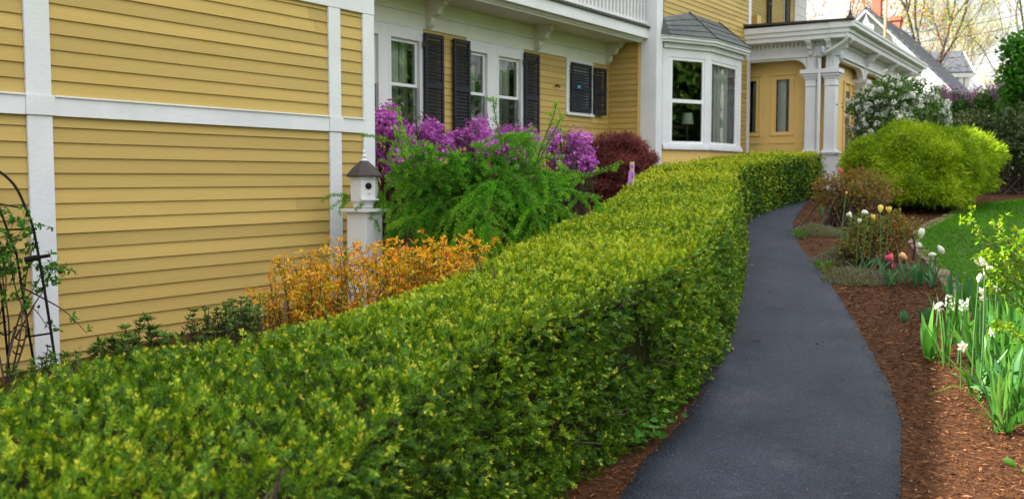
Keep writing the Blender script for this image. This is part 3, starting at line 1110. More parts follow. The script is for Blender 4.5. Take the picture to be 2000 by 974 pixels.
# ---- main block with the bay (wall C)
XC1 = XP
ZTOP = 9.4  # unseen height, chosen so the block shades the lawn
mb = MB()
cb = on_y(1290, 200, YC)[0]
mb.box(XI - 0.035, cb, YC - 0.035, YC + 0.30, 0.4, 7.6)
mb.box(XC1 - 0.14, XC1 + 0.02, YC - 0.032, YC + 0.12, 0.4, 7.6)
mb.box(XI - 0.1, XC1 + 0.1, YC - 0.05, YC + 0.1, 7.6, 7.9)
mb.build('corner_board', M['white'], H, bevel=0.006)
mb = MB()
mb.box(XI + 0.03, XC1, YC + 0.35, YU + 5, 4.6, ZTOP)
mb.box(XA1 - 4.0, XI + 0.03, YB + 1.85, YU + 5, zb1 + 0.1, ZTOP)  # unseen, drawn out behind the near wing to keep sun off the hedge
mb.box(XC1, 34.3, YU + 0.03, YU + 5, 0.8, ZTOP)
mb.box(XI + 0.03, XC1, YC + 1.3, YC + 1.4, 0.4, 4.59)
mb.box(XC1 - 0.1, XC1, YC + 0.2, YU, 0.4, 7.6)
mb.each('wall_core', M['room'], H)
mb = MB()
mb.box(XI - 0.4, 34.8, YC - 0.35, YU + 5.4, ZTOP, ZTOP + 0.35)
mb.box(XA1 - 4.4, XI - 0.401, YB + 1.4, YU + 5.4, ZTOP, ZTOP + 0.35)  # unseen roof over that extension, reaching out for its shade
mb.build('roof', M['slate'], H)

# bay window: canted face, front face, hipped slate roof
b0 = np.array([on_y(1293, 200, YC)[0], YC - 0.005])
b1 = np.array([18.82, 7.70])
b2 = np.array([on_y(1447, 200, 7.70)[0], 7.70])
b3 = np.array([b2[0] + 0.95, YC - 0.005])
zw0, zw1 = on_y(1300, 292, YC)[2], on_y(1300, 84, YC)[2]          # bottom of the sill, top under the eave
mb = MB()
lap(mb, (XI + 0.33, YC), (b0[0] + 0.02, YC), 0.4, 7.6, OUT, phase=0.05)
lap(mb, (b3[0] - 0.02, YC), (XC1 - 0.12, YC), 0.4, 7.6, OUT, phase=0.05)
lap(mb, (b0[0] + 0.02, YC), (b3[0] - 0.02, YC), 0.4, zw0, OUT, phase=0.05)
lap(mb, (b0[0] + 0.02, YC), (b3[0] - 0.02, YC), zw1 + 0.05, 7.6, OUT, phase=0.05)
mb.build('clapboard_siding', M['yellow'], H)
faces = [(b0, b1), (b1, b2), (b2, b3)]


def wallbox(m_, p, q, t0, t1, z0, z1):
    """Box along plan segment p-q between outward offsets t0 (inner) and t1 (outer)."""
    p, q = np.array(p, float), np.array(q, float)
    d_ = (q - p) / np.linalg.norm(q - p)
    o = np.array([d_[1], -d_[0]])
    V = []
    for z in (z0, z1):
        V += [(*(p + o * t1), z), (*(q + o * t1), z), (*(q + o * t0), z), (*(p + o * t0), z)]
    m_.hexa(V)


def mixp(p, q, t):
    return p + (q - p) * t


zgl0, zgl1 = on_y(1306, 276, YC)[2], on_y(1308, 119, YC)[2]
bay = MB()
for (p, q) in faces:
    wallbox(bay, p, q, -0.06, 0.0, zgl1 + 0.06, zw1)
    wallbox(bay, p, q, -0.06, 0.0, zw0 + 0.06, zgl0 - 0.06)
ff = [(0.0, 0.135, 0.80, 1.0), (0.0, 0.075, 0.80, 1.0)]
lim = [(0.17, 0.90), (0.06, 0.86)]
for (p, q), (u0, u1) in zip(faces[:2], lim):
    wallbox(bay, p, mixp(p, q, u0), -0.06, 0.0, zgl0 - 0.06, zgl1 + 0.06)
    wallbox(bay, mixp(p, q, u1), q, -0.06, 0.0, zgl0 - 0.06, zgl1 + 0.06)
wallbox(bay, b2, b3, -0.06, 0.0, zgl0 - 0.06, zgl1 + 0.06)
bo = bay.build('bay_window', M['white'], H, bevel=0.003)
mb = MB()
for (p, q) in faces:
    wallbox(mb, p, q, -0.05, 0.055, zw0, zw0 + 0.06)
    wallbox(mb, p, q, -0.05, 0.030, zw0 + 0.061, zw0 + 0.11)
mb.build('sill_moulding', M['white'], bo, bevel=0.003)
mb = MB()
for (p, q) in faces:
    wallbox(mb, p, q, -0.05, 0.045, zw1 - 0.10, zw1 - 0.001)
mb.build('head_moulding', M['white'], bo, bevel=0.003)
mb = MB()
wallbox(mb, b0, b1, -0.04, -0.006, 0.6, zw0 - 0.001)
wallbox(mb, b1, b2, -0.04, -0.006, 0.6, zw0 - 0.001)
wallbox(mb, b2, b3, -0.04, -0.006, 0.6, zw0 - 0.001)
mb.build('bay_base', M['yellow_trim'], bo)
pa_ = MB()
for k, ((p, q), (u0, u1)) in enumerate(zip(faces[:2], lim)):
    a, b = mixp(p, q, u0), mixp(p, q, u1)
    L_ = np.linalg.norm(b - a)
    fr = 0.055 / L_
    sa_ = MB()
    wallbox(sa_, a, mixp(a, b, fr), -0.05, -0.012, zgl0 - 0.06, zgl1 + 0.06)
    wallbox(sa_, mixp(a, b, 1 - fr), b, -0.05, -0.012, zgl0 - 0.06, zgl1 + 0.06)
    wallbox(sa_, mixp(a, b, fr), mixp(a, b, 1 - fr), -0.05, -0.012, zgl1, zgl1 + 0.06)
    wallbox(sa_, mixp(a, b, fr), mixp(a, b, 1 - fr), -0.05, -0.012, zgl0 - 0.06, zgl0)
    if k == 0:
        zm = (zgl0 + zgl1) / 2
        wallbox(sa_, mixp(a, b, fr), mixp(a, b, 1 - fr), -0.05, -0.010, zm - 0.035, zm + 0.035)
    sa_.build('sash', M['sash'], bo, bevel=0.002)
    d_ = (b - a) / L_
    o = np.array([d_[1], -d_[0]])
    g0, g1_ = mixp(a, b, fr) - o * 0.03, mixp(a, b, 1 - fr) - o * 0.03
    pa_.add([(*g0, zgl0), (*g1_, zgl0), (*g1_, zgl1), (*g0, zgl1)], [(0, 1, 2, 3)])
pa_.each('pane', M['glass'], bo)
# curtain inside the front face, lamp and low rail inside the canted face
mb = MB()
V, n_ = [], 50
for i in range(n_):
    u = 0.42 + 0.42 * i / n_
    c = mixp(b1, b2, u)
    yy = c[1] + 0.20 + 0.03 * math.sin(i * 1.1)
    V += [(c[0], yy, zgl0 - 0.1), (c[0], yy, zgl1 + 0.05)]
mb.add(V, [(2 * i, 2 * i + 2, 2 * i + 3, 2 * i + 1) for i in range(n_ - 1)])
mb.build('curtain', M['curtain'], bo, smooth_=True)
mb = MB()
c = mixp(b0, b1, 0.55)
mb.lathe((c[0] + 0.42, c[1] + 0.20, zgl0 + 0.36), [(0.13, 0), (0.10, 0.22)], 16)
mb.build('lamp_shade', M['curtain'], bo)
mb = MB()
mb.lathe((c[0] + 0.42, c[1] + 0.20, zgl0 - 0.1), [(0.05, 0), (0.02, 0.05), (0.02, 0.45)], 10)
mb.bar((b0[0] + 0.1, YC + 0.2, zgl0 + 0.30), (b1[0] + 0.1, YC - 0.05, zgl0 + 0.30), 0.04, 0.04)
mb.bar((b0[0] + 0.1, YC + 0.2, zgl0 + 0.13), (b1[0] + 0.1, YC - 0.05, zgl0 + 0.13), 0.03, 0.03)
mb.build('lamp_base', M['door_dark'], bo)
# eave and roof of the bay
ov = 0.16
e0, e1 = b0 + np.array([-0.06, -ov]), b1 + np.array([-0.05, -ov])
e2, e3 = b2 + np.array([0.09, -ov]), b3 + np.array([0.25, -0.02])
e00 = np.array([e0[0] - 0.10, YC - 0.01])
ze = zw1
mb = MB()
ring = [e00, e0, e1, e2, e3]
for i in range(len(ring) - 1):
    p, q = ring[i], ring[i + 1]
    wallbox(mb, p, q, -0.30, -0.03, ze, ze + 0.045)
    wallbox(mb, p, q, -0.30, 0.0, ze + 0.046, ze + 0.10)
    wallbox(mb, p, q, -0.30, 0.02, ze + 0.101, ze + 0.125)
mb.build('eave', M['white'], bo, bevel=0.004)
t0, t1 = on_y(1344, 26, YC), on_y(1401, 47, YC)
tl = np.array([e00[0] - 0.02, YC - 0.03, ze + 0.40])
zr = ze + 0.127
z3 = lambda p: (p[0], p[1], zr)
zt_ = (t0[2] + t1[2]) / 2 + 0.02
T0, T1 = (t0[0], YC - 0.02, t0[2]), (t1[0], YC - 0.02, t0[2])
mb = MB()


def courses(A, B, Cc, Dd, rows):
    """Slate courses on the quad A,B (eave) - Cc,Dd (top, Dd above A)."""
    A, B, Cc, Dd = (np.array(p, float) for p in (A, B, Cc, Dd))
    nn = unit(np.cross(B - A, Dd - A))
    for r_ in range(rows):
        u0, u1 = r_ / rows, (r_ + 1) / rows
        a, b = A + (Dd - A) * u0, B + (Cc - B) * u0
        c, d_ = B + (Cc - B) * u1, A + (Dd - A) * u1
        mb.hexa([a - nn * 0.01, b - nn * 0.01, c - nn * 0.012, d_ - nn * 0.012, a + nn * 0.016, b + nn * 0.016, c + nn * 0.004, d_ + nn * 0.004])


eo0, eo1, eo2 = e0 + np.array([-0.03, -0.03]), e1 + np.array([0, -0.035]), e2 + np.array([0.03, -0.03])
courses(z3(eo0), z3(eo1), T0, (tl[0] + 0.12, YC - 0.02, tl[2] + 0.06), 4)
courses(z3(e00), z3(eo0), (tl[0] + 0.12, YC - 0.02, tl[2] + 0.06), (e00[0], YC - 0.02, zr + 0.02), 2)
courses(z3(eo1), z3(eo2), T1, T0, 4)
courses(z3(eo2), z3(e3), (T1[0] + 0.02, YC, T1[2]), T1, 3)
mb.bar(np.array(z3(eo1)) + [0, 0, 0.015], np.array(T0) + [0, -0.01, 0.02], 0.05, 0.02)
mb.bar(np.array(z3(eo2)) + [0, 0, 0.015], np.array(T1) + [0, -0.01, 0.02], 0.05, 0.02)
mb.build('bay_roof', M['slate'], bo)
mb = MB()
mb.tube([(b2[0] + 0.05, 7.60, ze), (b2[0] + 0.05, 7.60, ze - 0.09)], [0.05, 0.015], 10)
mb.build('drop_finial', M['white'], bo)

# upper wall behind the porch roof
mb = MB()
xw1 = on_y(1550, 40, YU)[0]
lap(mb, (XC1 - 0.5, YU), (xw1, YU), 2.0, 9.5, OUT)
mb.build('clapboard_siding', M['yellow'], H)
mb = MB()
lap(mb, (xw1 + 0.12, YU), (xw1 + 1.35, YU), 2.0, 9.5, OUT, exposure=0.3)
mb.box(xw1, xw1 + 0.13, YU - 0.04, YU + 0.02, 2.0, 9.5)
mb.build('white_siding', M['white'], H)
XU = lambda px: on_y(px, 25, YU)[0]
uz0 = on_y(1515, 60, YU)[2]
mb = MB()
window(XU(1503), XU(1531), uz0 - 0.3, uz0 + 1.7, YU, H, head=0.1)
for a, b, piv in ((1496, 1503, 'r'), (1531, 1539, 'l')):
    shutter(XU(a), XU(b), uz0 - 0.3, uz0 + 1.7, YU - 0.045, H, 2, 0, piv)
mb = MB()
mb.box(XU(1463), XU(1471), YU - 0.25, YU, on_y(1467, 60, YU)[2], on_y(1467, 33, YU)[2])
mb.build('vent_hood', M['yellow_trim'], H)

# ---- porch
PO = MB()
z = lambda py, D=22.2: (348 - py) / 1944 * D + EYE
zc1, zc0 = z(137), z(155)
zped1, zpedm, zped0 = z(297), z(310), 0.95
yF = 6.22
SK = 0.0429                                     # the porch front is not quite parallel to the house


def fy(x):
    return yF + SK * (x - XP)


zdeck = 1.10
PO.prism([(XP + 0.05, YU, 0.6), (XP + 0.05, yF - 0.02, 0.6), (31.3, fy(31.3) - 0.02, 0.6), (31.3, YU, 0.6)], (0, 0, zdeck - 0.6))
porch = PO.build('porch', M['white'], H, bevel=0.005)


def column(cx, cy, w=0.235):
    m_ = MB()

    def blk(h, a, b):
        m_.box(cx - h, cx + h, cy - h, cy + h, a, b)
    hw = w / 2
    blk(hw + 0.045, zdeck - 0.25, zped1 - 0.07)
    blk(hw + 0.075, zped1 - 0.069, zped1 - 0.035)
    blk(hw + 0.095, zped1 - 0.034, zped1)
    blk(hw + 0.03, zped1 + 0.001, zped1 + 0.05)
    blk(hw, zped1 + 0.051, zc0 - 0.16)
    blk(hw + 0.02, zc0 - 0.159, zc0 - 0.135)
    blk(hw + 0.004, zc0 - 0.134, zc0)
    blk(hw + 0.03, zc0 + 0.001, zc0 + 0.05)
    blk(hw + 0.06, zc0 + 0.051, zc0 + 0.11)
    blk(hw + 0.10, zc0 + 0.111, zc1)
    blk(hw - 0.012, zc1 + 0.001, z(92))
    # raised strips on the upper post
    for s_ in (-0.07, 0.0, 0.07):
        m_.box(cx - hw - 0.004, cx - hw + 0.02, cy + s_ - 0.012, cy + s_ + 0.012, zc1 + 0.03, z(100))
        m_.box(cx + s_ - 0.012, cx + s_ + 0.012, cy - hw - 0.004, cy - hw + 0.02, zc1 + 0.03, z(100))
    return m_.build('column', M['white'], porch, bevel=0.006)


cols = [(XP + 0.12, 6.77), (XP + 0.12, 6.34), (25.5, fy(25.5) + 0.12), (28.0, fy(28.0) + 0.12), (30.3, fy(30.3) + 0.12)]
for c in cols:
    column(*c)
# entablature: left side (plane x = XP) and front
zE0, zE1 = z(112), z(84)
mb = MB()
mb.box(XP + 0.02, XP + 0.22, 6.20, YU, zE0, zE1 - 0.001)
mb.box(XP - 0.01, XP + 0.22, 6.18, YU, zE0 + 0.0, zE0 + 0.05)
mb.box(XP - 0.03, XP + 0.22, 6.17, YU, zE1, z(77))
wallbox(mb, (XP, yF + 0.0), (31.3, fy(31.3) + 0.0), -0.2, 0.0, zE0, zE1 - 0.001)
wallbox(mb, (XP, yF), (31.3, fy(31.3)), -0.2, 0.03, zE0, zE0 + 0.05)
wallbox(mb, (XP, yF), (31.3, fy(31.3)), -0.2, 0.04, zE1, z(77))
mb.build('entablature', M['white'], porch, bevel=0.004)
mb = MB()
y_ = 6.5
while y_ < 8.4:
    mb.box(XP - 0.035, XP + 0.02, y_, y_ + 0.05, zE1 - 0.075, zE1 - 0.001)
    y_ += 0.095
x_ = XP + 0.1
while x_ < 29.6:
    mb.box(x_, x_ + 0.05, fy(x_) - 0.045, fy(x_) + 0.01, zE1 - 0.075, zE1 - 0.002)
    x_ += 0.095
mb.each('dentil', M['white'], porch)


def spandrel(o, d, n_, wdt, r_, zt, name='arch_bracket'):
    """Board under the entablature with rounded lower corners: origin o, along d (2-D), outward n_."""
    m_ = MB()
    pts = [(0, 0)]
    for k in range(9):
        a = math.pi / 2 * k / 8
        pts.append((r_ - r_ * math.cos(a), -r_ * 1.0 + r_ * math.sin(a)))
    pts = [(0, -r_)] + [(0.0 + r_ - r_ * math.cos(math.pi / 2 * k / 10), -r_ + r_ * math.sin(math.pi / 2 * k / 10) * 0.86) for k in range(11)]
    left = pts + [(wdt / 2, -0.14 * r_), (wdt / 2, 0), (0, 0)]
    for sgn, o2 in ((1, o), (-1, (o[0] + d[0] * wdt, o[1] + d[1] * wdt))):
        poly = [(o2[0] + d[0] * a * sgn + n_[0] * 0.01, o2[1] + d[1] * a * sgn + n_[1] * 0.01, zt + b) for a, b in left[1:]]
        m_.prism(poly, (-n_[0] * 0.14, -n_[1] * 0.14, 0))
    return m_.build(name, M['white'], porch, bevel=0.004)


spandrel((XP + 0.04, 6.885), (0, 1), (-1, 0), 3.0, 0.30, zE0)
fd = np.array([1, SK]) / math.hypot(1, SK)
fn = np.array([SK, -1]) / math.hypot(1, SK)
for (xa, xb_) in ((XP + 0.25, 25.38), (25.62, 27.88), (28.12, 30.18)):
    spandrel((xa, fy(xa) + 0.03), fd, fn, xb_ - xa, 0.42, zE0)
# cornice and gutter, with the eave set out from the frieze
zG0, zG1 = z(75, 21.6), z(45, 21.6)
xe, ye = 22.02, 5.82
mb = MB()
for a, b, off in ((zG0, zG0 + 0.10, 0.07), (zG0 + 0.101, zG0 + 0.20, 0.035), (zG0 + 0.201, zG1, 0.0)):
    mb.box(xe + off, XP + 0.2, ye + off, YU, a, b)
    wallbox(mb, (xe + off + 0.001, ye), (31.9, ye + SK * (31.9 - xe)), -0.45, -off, a + 0.001, b + 0.0005)
mb.build('cornice', M['white'], porch, bevel=0.006)
mb = MB()
wallbox(mb, (xe - 0.02, ye - 0.001), (31.9, ye - 0.001 + SK * (31.9 - xe)), 0.0, 0.09, zG1 - 0.13, zG1 - 0.01)
wallbox(mb, (xe - 0.02, ye - 0.001), (31.9, ye - 0.001 + SK * (31.9 - xe)), 0.09, 0.11, zG1 - 0.05, zG1)
mb.build('gutter', M['white'], porch, bevel=0.005)
mb = MB()
mb.hexa([(xe - 0.05, ye - 0.06, zG1 + 0.002), (32.0, ye - 0.06 + SK * 10, zG1 + 0.002), (34.0, YU, zG1 + 0.25), (xe - 0.05, YU, zG1 + 0.10),
         (xe - 0.05, ye - 0.06, zG1 + 0.045), (32.0, ye - 0.06 + SK * 10, zG1 + 0.045), (34.0, YU, zG1 + 0.30), (xe - 0.05, YU, zG1 + 0.15)])
mb.lathe((xe + 0.02, ye + 0.02, zG1 + 0.04), [(0.10, 0), (0.05, 0.06), (0.035, 0.12), (0.012, 0.20), (0.004, 0.34)], 8)
mb.build('porch_roof', M['roof_dark'], porch)
for c in cols[1:]:
    bracket(c[0], c[1] - 0.12, zG0 - 0.002, porch, M['white'], 0.30, 0.34, 0.10, (0, -1), 'bracket')
for c in cols[:2]:
    bracket(c[0] - 0.12, c[1], zG0 - 0.002, porch, M['white'], 0.26, 0.34, 0.10, (-1, 0), 'bracket')
mb = MB()
dp = [(22.12, 5.92, zG1 - 0.12), (22.12, 5.93, zG1 - 0.30), (22.18, 6.0, zG1 - 0.42), (22.30, 6.50, zG1 - 0.66), (22.33, 6.57, zG1 - 0.72), (22.34, 6.565, zG1 - 0.85), (22.34, 6.565, 1.0)]
mb.tube(smooth(dp, 50), 0.042, 10)
mb.build('downspout', M['white'], porch, smooth_=True)
# enclosed porch: panelled yellow wall with tall windows
xw = XP + 0.40
pw = MB()
wins = [(7.345, 7.71), (8.13, 8.50), (6.70, 6.96)]
wz0, wz1 = z(258, 23.1), z(157, 23.1)
edges = sorted(wins)
yy = [6.50] + [v for w_ in edges for v in w_] + [YU]
for a, b in zip(yy[0::2], yy[1::2]):
    pw.box(xw, xw + 0.08, a, b, zdeck, zE0 + 0.1)
for a, b in edges:
    pw.box(xw, xw + 0.08, a, b, zdeck, wz0)
    pw.box(xw, xw + 0.08, a, b, wz1, zE0 + 0.1)
wallbox(pw, (xw, 6.50), (31.0, 6.50 + SK * 8.2), -0.08, 0.0, zdeck, zE0 + 0.1)
pwo = pw.build('porch_wall', M['yellow_trim'], porch)
for a, b in edges:
    mb = MB()
    for (c0, c1, d0, d1) in ((a - 0.09, a - 0.05, wz0 - 0.09, wz1 + 0.09), (b + 0.05, b + 0.09, wz0 - 0.09, wz1 + 0.09)):
        mb.box(xw - 0.025, xw + 0.001, c0, c1, d0, d1)
    mb.box(xw - 0.035, xw + 0.001, a - 0.13, b + 0.13, wz1 + 0.091, wz1 + 0.14)
    mb.box(xw - 0.025, xw + 0.001, a - 0.049, b + 0.049, wz0 - 0.09, wz0 - 0.05)
    mb.box(xw - 0.012, xw + 0.03, a, a + 0.03, wz0, wz1)
    mb.box(xw - 0.012, xw + 0.03, b - 0.03, b, wz0, wz1)
    mb.build('panel_moulding', M['yellow_trim'], porch, bevel=0.004)
    mb = MB()
    mb.box(xw - 0.018, xw + 0.001, a - 0.11, b + 0.11, zdeck + 0.05, zdeck + 0.10)
    mb.box(xw - 0.018, xw + 0.001, a - 0.11, b + 0.11, wz0 - 0.27, wz0 - 0.22)
    mb.each('panel_rail', M['yellow_trim'], porch, bevel=0.004)
mb = MB()
for a, b in edges:
    mb.add([(xw + 0.05, a, wz0), (xw + 0.05, b, wz0), (xw + 0.05, b, wz1), (xw + 0.05, a, wz1)], [(0, 3, 2, 1)])
mb.each('pane', M['glass'], porch)
mb = MB()
V, n_ = [], 60
for i in range(n_):
    y_ = 6.6 + 2.0 * i / n_
    V += [(xw + 0.16 + 0.03 * math.sin(i * 1.4), y_, wz0 - 0.1), (xw + 0.16 + 0.03 * math.sin(i * 1.4), y_, wz1 + 0.1)]
mb.add(V, [(2 * i, 2 * i + 2, 2 * i + 3, 2 * i + 1) for i in range(n_ - 1) if i % 9 < 6])
mb.build('curtain', M['curtain'], porch, smooth_=True)
mb = MB()
mb.box(xw + 0.9, xw + 1.0, 6.6, YU, zdeck, zE0)
mb.build('room_wall', M['room'], porch)
# door and dark openings in the porch front
fw = lambda px: (lambda u: (0.8352 * 0 + 0, u))(0)


def front_x(px, y0=6.50):
    u = (px - 1000) / 1944.0
    # solve SA*x - CA*y = u*(CA*x + SA*y), y = y0 + SK*(x - xw)
    a = SA - u * CA
    b = CA + u * SA
    return b * (y0 - SK * xw) / (a - b * SK)


def front_y(x):
    return 6.50 + SK * (x - xw)


mb = MB()
for (a, b, c0, c1) in ((1643, 1652, zdeck, z(165)), (1719, 1733, zdeck + 0.6, z(165))):
    xa, xb_ = front_x(a), front_x(b)
    wallbox(mb, (xa, front_y(xa)), (xb_, front_y(xb_)), -0.02, 0.012, c0, c1)
mb.each('door', M['door_dark'], porch)
mb = MB()
for (a, b) in ((1652, 1654), (1641, 1643), (1659, 1661), (1667, 1669)):
    xa, xb_ = front_x(a), front_x(b)
    wallbox(mb, (xa, front_y(xa)), (xb_, front_y(xb_)), -0.02, 0.04, zdeck, z(150))
xa, xb_ = front_x(1641), front_x(1669)
wallbox(mb, (xa, front_y(xa)), (xb_, front_y(xb_)), -0.02, 0.05, z(150), z(145))
mb.each('door_frame', M['yellow_trim'], porch, bevel=0.004)
# small lanterns under the corner of the eave
for (px, py) in ((1607, 100), (1643, 112)):
    p = at(px, py, 21.9)
    mb = MB()
    mb.lathe((p[0], p[1], p[2]), [(0.02, 0.10), (0.05, 0.05), (0.055, -0.03), (0.03, -0.09)][::-1], 10)
    mb.build('porch_lamp', M['vent_grey'], porch)


# ------------------------------------------------------------------ the clipped yew hedge
def top_z(D):
    return gz_D(np.minimum(D, 19.5)) + 0.85


def px_top(px, py):
    """Pixel to (D, lat) on the hedge-top height."""
    d = ray(px, py)
    lo, hi = 0.5, 60.0
    for _ in range(60):
        t = (lo + hi) / 2
        p = d * t
        D = CA * p[0] + SA * p[1]
        if p[2] + EYE > top_z(D):
            lo = t
        else:
            hi = t
    p = d * lo
    return (CA * p[0] + SA * p[1], SA * p[0] - CA * p[1])


FR = [(0.9, -0.62), (1.7, -0.56), (2.35, -0.49), (2.75, -0.43)] + [px_top(*q) for q in [(900, 692), (1000, 642), (1100, 600), (1200, 562), (1300, 520), (1380, 470), (1420, 418), (1436, 372)]] + [(12.9, 2.88), (14.4, 3.25), (16.2, 4.05), (17.7, 4.95), (18.9, 5.75), (19.4, 6.05)]
BK = [(0.7, -3.2), (1.7, -2.9), (2.6, -2.3), (3.36, -1.73)] + [px_top(*q) for q in [(200, 694), (400, 655), (560, 628), (700, 594), (850, 543), (980, 492), (1070, 442), (1170, 402)]] + [(11.2, 1.25), (13.2, 1.62), (15.2, 2.25), (17.0, 3.2), (18.6, 4.3), (19.9, 5.2), (20.2, 5.75)]
NS = 160
FR = smooth(FR, NS)
BK = smooth(BK, NS)


def hedge_grid(inset=0.0):
    """Cross-sections from the front foot over the top to the back foot."""
    rows = []
    for i in range(NS):
        f, b = FR[i], BK[i]
        w = b - f
        wl_ = np.linalg.norm(w)
        w = w / wl_
        Df, Db = f[0], b[0]
        zt_f, zt_b = float(top_z(Df)) - 0.03, float(top_z(Db)) - 0.035
        gf, gb = float(gz_D(Df)), float(gz_D(Db))
        Rr = 0.04
        prof = []
        fl = 0.10                                   # the foot swells out beyond the ridge
        for t in (0.0, 0.2, 0.4, 0.6, 0.8):
            o = -fl * (1 - t) ** 1.2 - 0.03 * math.sin(t * 3.1) + inset
            prof.append((o, gf + (zt_f - gf - Rr) * t))
        for a in (0.0, 0.5, 1.0):
            an = a * math.pi / 2
            prof.append((Rr - Rr * math.cos(an) * 1.0 + inset * (1 - a), zt_f - Rr + Rr * math.sin(an) - inset * a))
        for t in (0.25, 0.5, 0.75):
            prof.append((Rr + (wl_ - 2 * Rr) * t, zt_f + (zt_b - zt_f) * t + 0.035 * math.sin(math.pi * t) - inset))
        for a in (1.0, 0.5, 0.0):
            an = a * math.pi / 2
            prof.append((wl_ - Rr + Rr * math.cos(an) - inset * (1 - a), zt_b - Rr + Rr * math.sin(an) - inset * a))
        for t in (0.7, 0.35, 0.0):
            prof.append((wl_ + 0.05 * (1 - t) - inset, gb + (zt_b - gb - Rr) * t))
        row = []
        for o, z_ in prof:
            q = f + w * o
            row.append([CA * q[0] + SA * q[1], SA * q[0] - CA * q[1], z_])
        rows.append(row)
    G = np.array(rows)
    bump = value_noise(G.reshape(-1, 3), 3.1, 5).reshape(G.shape[:2])
    bump2 = value_noise(G.reshape(-1, 3), 9.0, 6).reshape(G.shape[:2])
    du = np.gradient(G, axis=0)
    dv = np.gradient(G, axis=1)
    Nn = unit(np.cross(dv, du))
    c = G.mean(axis=(1,), keepdims=True)
    sgn = np.sign(((G - c) * Nn).sum(-1, keepdims=True))
    Nn = Nn * np.sign(np.median(sgn))
    return G + Nn * (0.016 * bump + 0.009 * bump2)[..., None], Nn


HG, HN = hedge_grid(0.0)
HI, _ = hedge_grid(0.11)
hedge = thing('yew_hedge', 'long waist-high clipped yew hedge curving beside the black path up to the porch', 'hedge', gat(1000, 5.0))
a_, b_ = HI.shape[:2]
i_, j_ = np.meshgrid(np.arange(a_ - 1), np.arange(b_ - 1), indexing='ij')
q_ = (i_ * b_ + j_).ravel()
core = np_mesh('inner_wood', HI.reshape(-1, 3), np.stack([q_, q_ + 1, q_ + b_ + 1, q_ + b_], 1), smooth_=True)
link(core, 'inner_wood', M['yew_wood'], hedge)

# sample the surface
P00, P10, P01, P11 = HG[:-1, :-1], HG[1:, :-1], HG[:-1, 1:], HG[1:, 1:]
area = (0.5 * np.linalg.norm(np.cross(P10 - P00, P01 - P00), axis=-1) + 0.5 * np.linalg.norm(np.cross(P10 - P11, P01 - P11), axis=-1))
Dc = CA * HG[:-1, :-1, 0] + SA * HG[:-1, :-1, 1]
colw = np.ones(b_ - 1)
colw[-3:] = 0.45
dens = np.interp(Dc, [0, 2.0, 5, 8, 12, 20], [800, 2100, 2300, 2000, 1500, 1200]) * colw[None, :]
scale_c = np.interp(Dc, [0, 5, 8, 12, 20], [1.0, 1.0, 1.0, 1.12, 1.35])
cnt = rng.poisson(area * dens)
ci = np.repeat(np.arange(cnt.size), cnt.ravel())
ii, jj = np.unravel_index(ci, cnt.shape)
u, v = rng.uniform(0, 1, len(ci))[:, None], rng.uniform(0, 1, len(ci))[:, None]
SP = HG[ii, jj] * (1 - u) * (1 - v) + HG[ii + 1, jj] * u * (1 - v) + HG[ii, jj + 1] * (1 - u) * v + HG[ii + 1, jj + 1] * u * v
SN = unit(HN[ii, jj])
SC = scale_c[ii, jj]
# shoots stand in tufts; between the tufts the inside shows
gap = value_noise(SP, 7.0, 21) + 0.5 * value_noise(SP, 15.0, 22)
tuft = value_noise(SP, 26.0, 23)


def proj(P):
    q = P - np.array([0, 0, EYE])
    w = q @ FWD
    return np.stack([1000 + 1944 * (q @ RGT) / w, 487 - 1944 * (q @ UPV) / w], 1)


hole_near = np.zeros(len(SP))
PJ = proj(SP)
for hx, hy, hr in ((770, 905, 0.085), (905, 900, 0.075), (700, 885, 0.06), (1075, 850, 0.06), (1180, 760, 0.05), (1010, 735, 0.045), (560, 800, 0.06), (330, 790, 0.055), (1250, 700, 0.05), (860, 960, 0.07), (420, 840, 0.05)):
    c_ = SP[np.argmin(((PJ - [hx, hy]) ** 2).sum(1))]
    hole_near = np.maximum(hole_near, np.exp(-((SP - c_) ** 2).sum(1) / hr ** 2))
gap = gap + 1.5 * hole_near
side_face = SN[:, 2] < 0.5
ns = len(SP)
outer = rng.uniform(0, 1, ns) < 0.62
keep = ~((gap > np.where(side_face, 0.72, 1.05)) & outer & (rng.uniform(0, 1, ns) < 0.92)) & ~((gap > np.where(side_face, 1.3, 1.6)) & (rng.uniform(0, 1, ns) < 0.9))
SP, SN, SC, side_face, gap, tuft, outer = SP[keep], SN[keep], SC[keep], side_face[keep], gap[keep], tuft[keep], outer[keep]
ns = len(SP)
depth = np.where(outer, rng.uniform(-0.008, 0.028, ns) - 0.020 * tuft - 0.010 * value_noise(SP, 13.0, 24), rng.uniform(0.030, 0.095, ns))
SP = SP - SN * (depth * (0.6 + 0.4 * SC))[:, None]
SD = unit(SN * rng.uniform(0.35, 1.0, ns)[:, None] + rand_dirs(ns) * 0.62 + np.array([0, 0, 0.25]) + np.where(side_face, 0.25, 0)[:, None] * np.array([0, 0, -0.6]))
side = unit(np.cross(SD, unit(SN + rng.normal(0, 0.5, (ns, 3)))))
stray = outer & (rng.uniform(0, 1, ns) < 0.012)
SL = np.where(stray, 1.7, 1.0) * rng.uniform(0.038, 0.080, ns) * np.interp(SC, [1.0, 1.4], [1.0, 0.8])
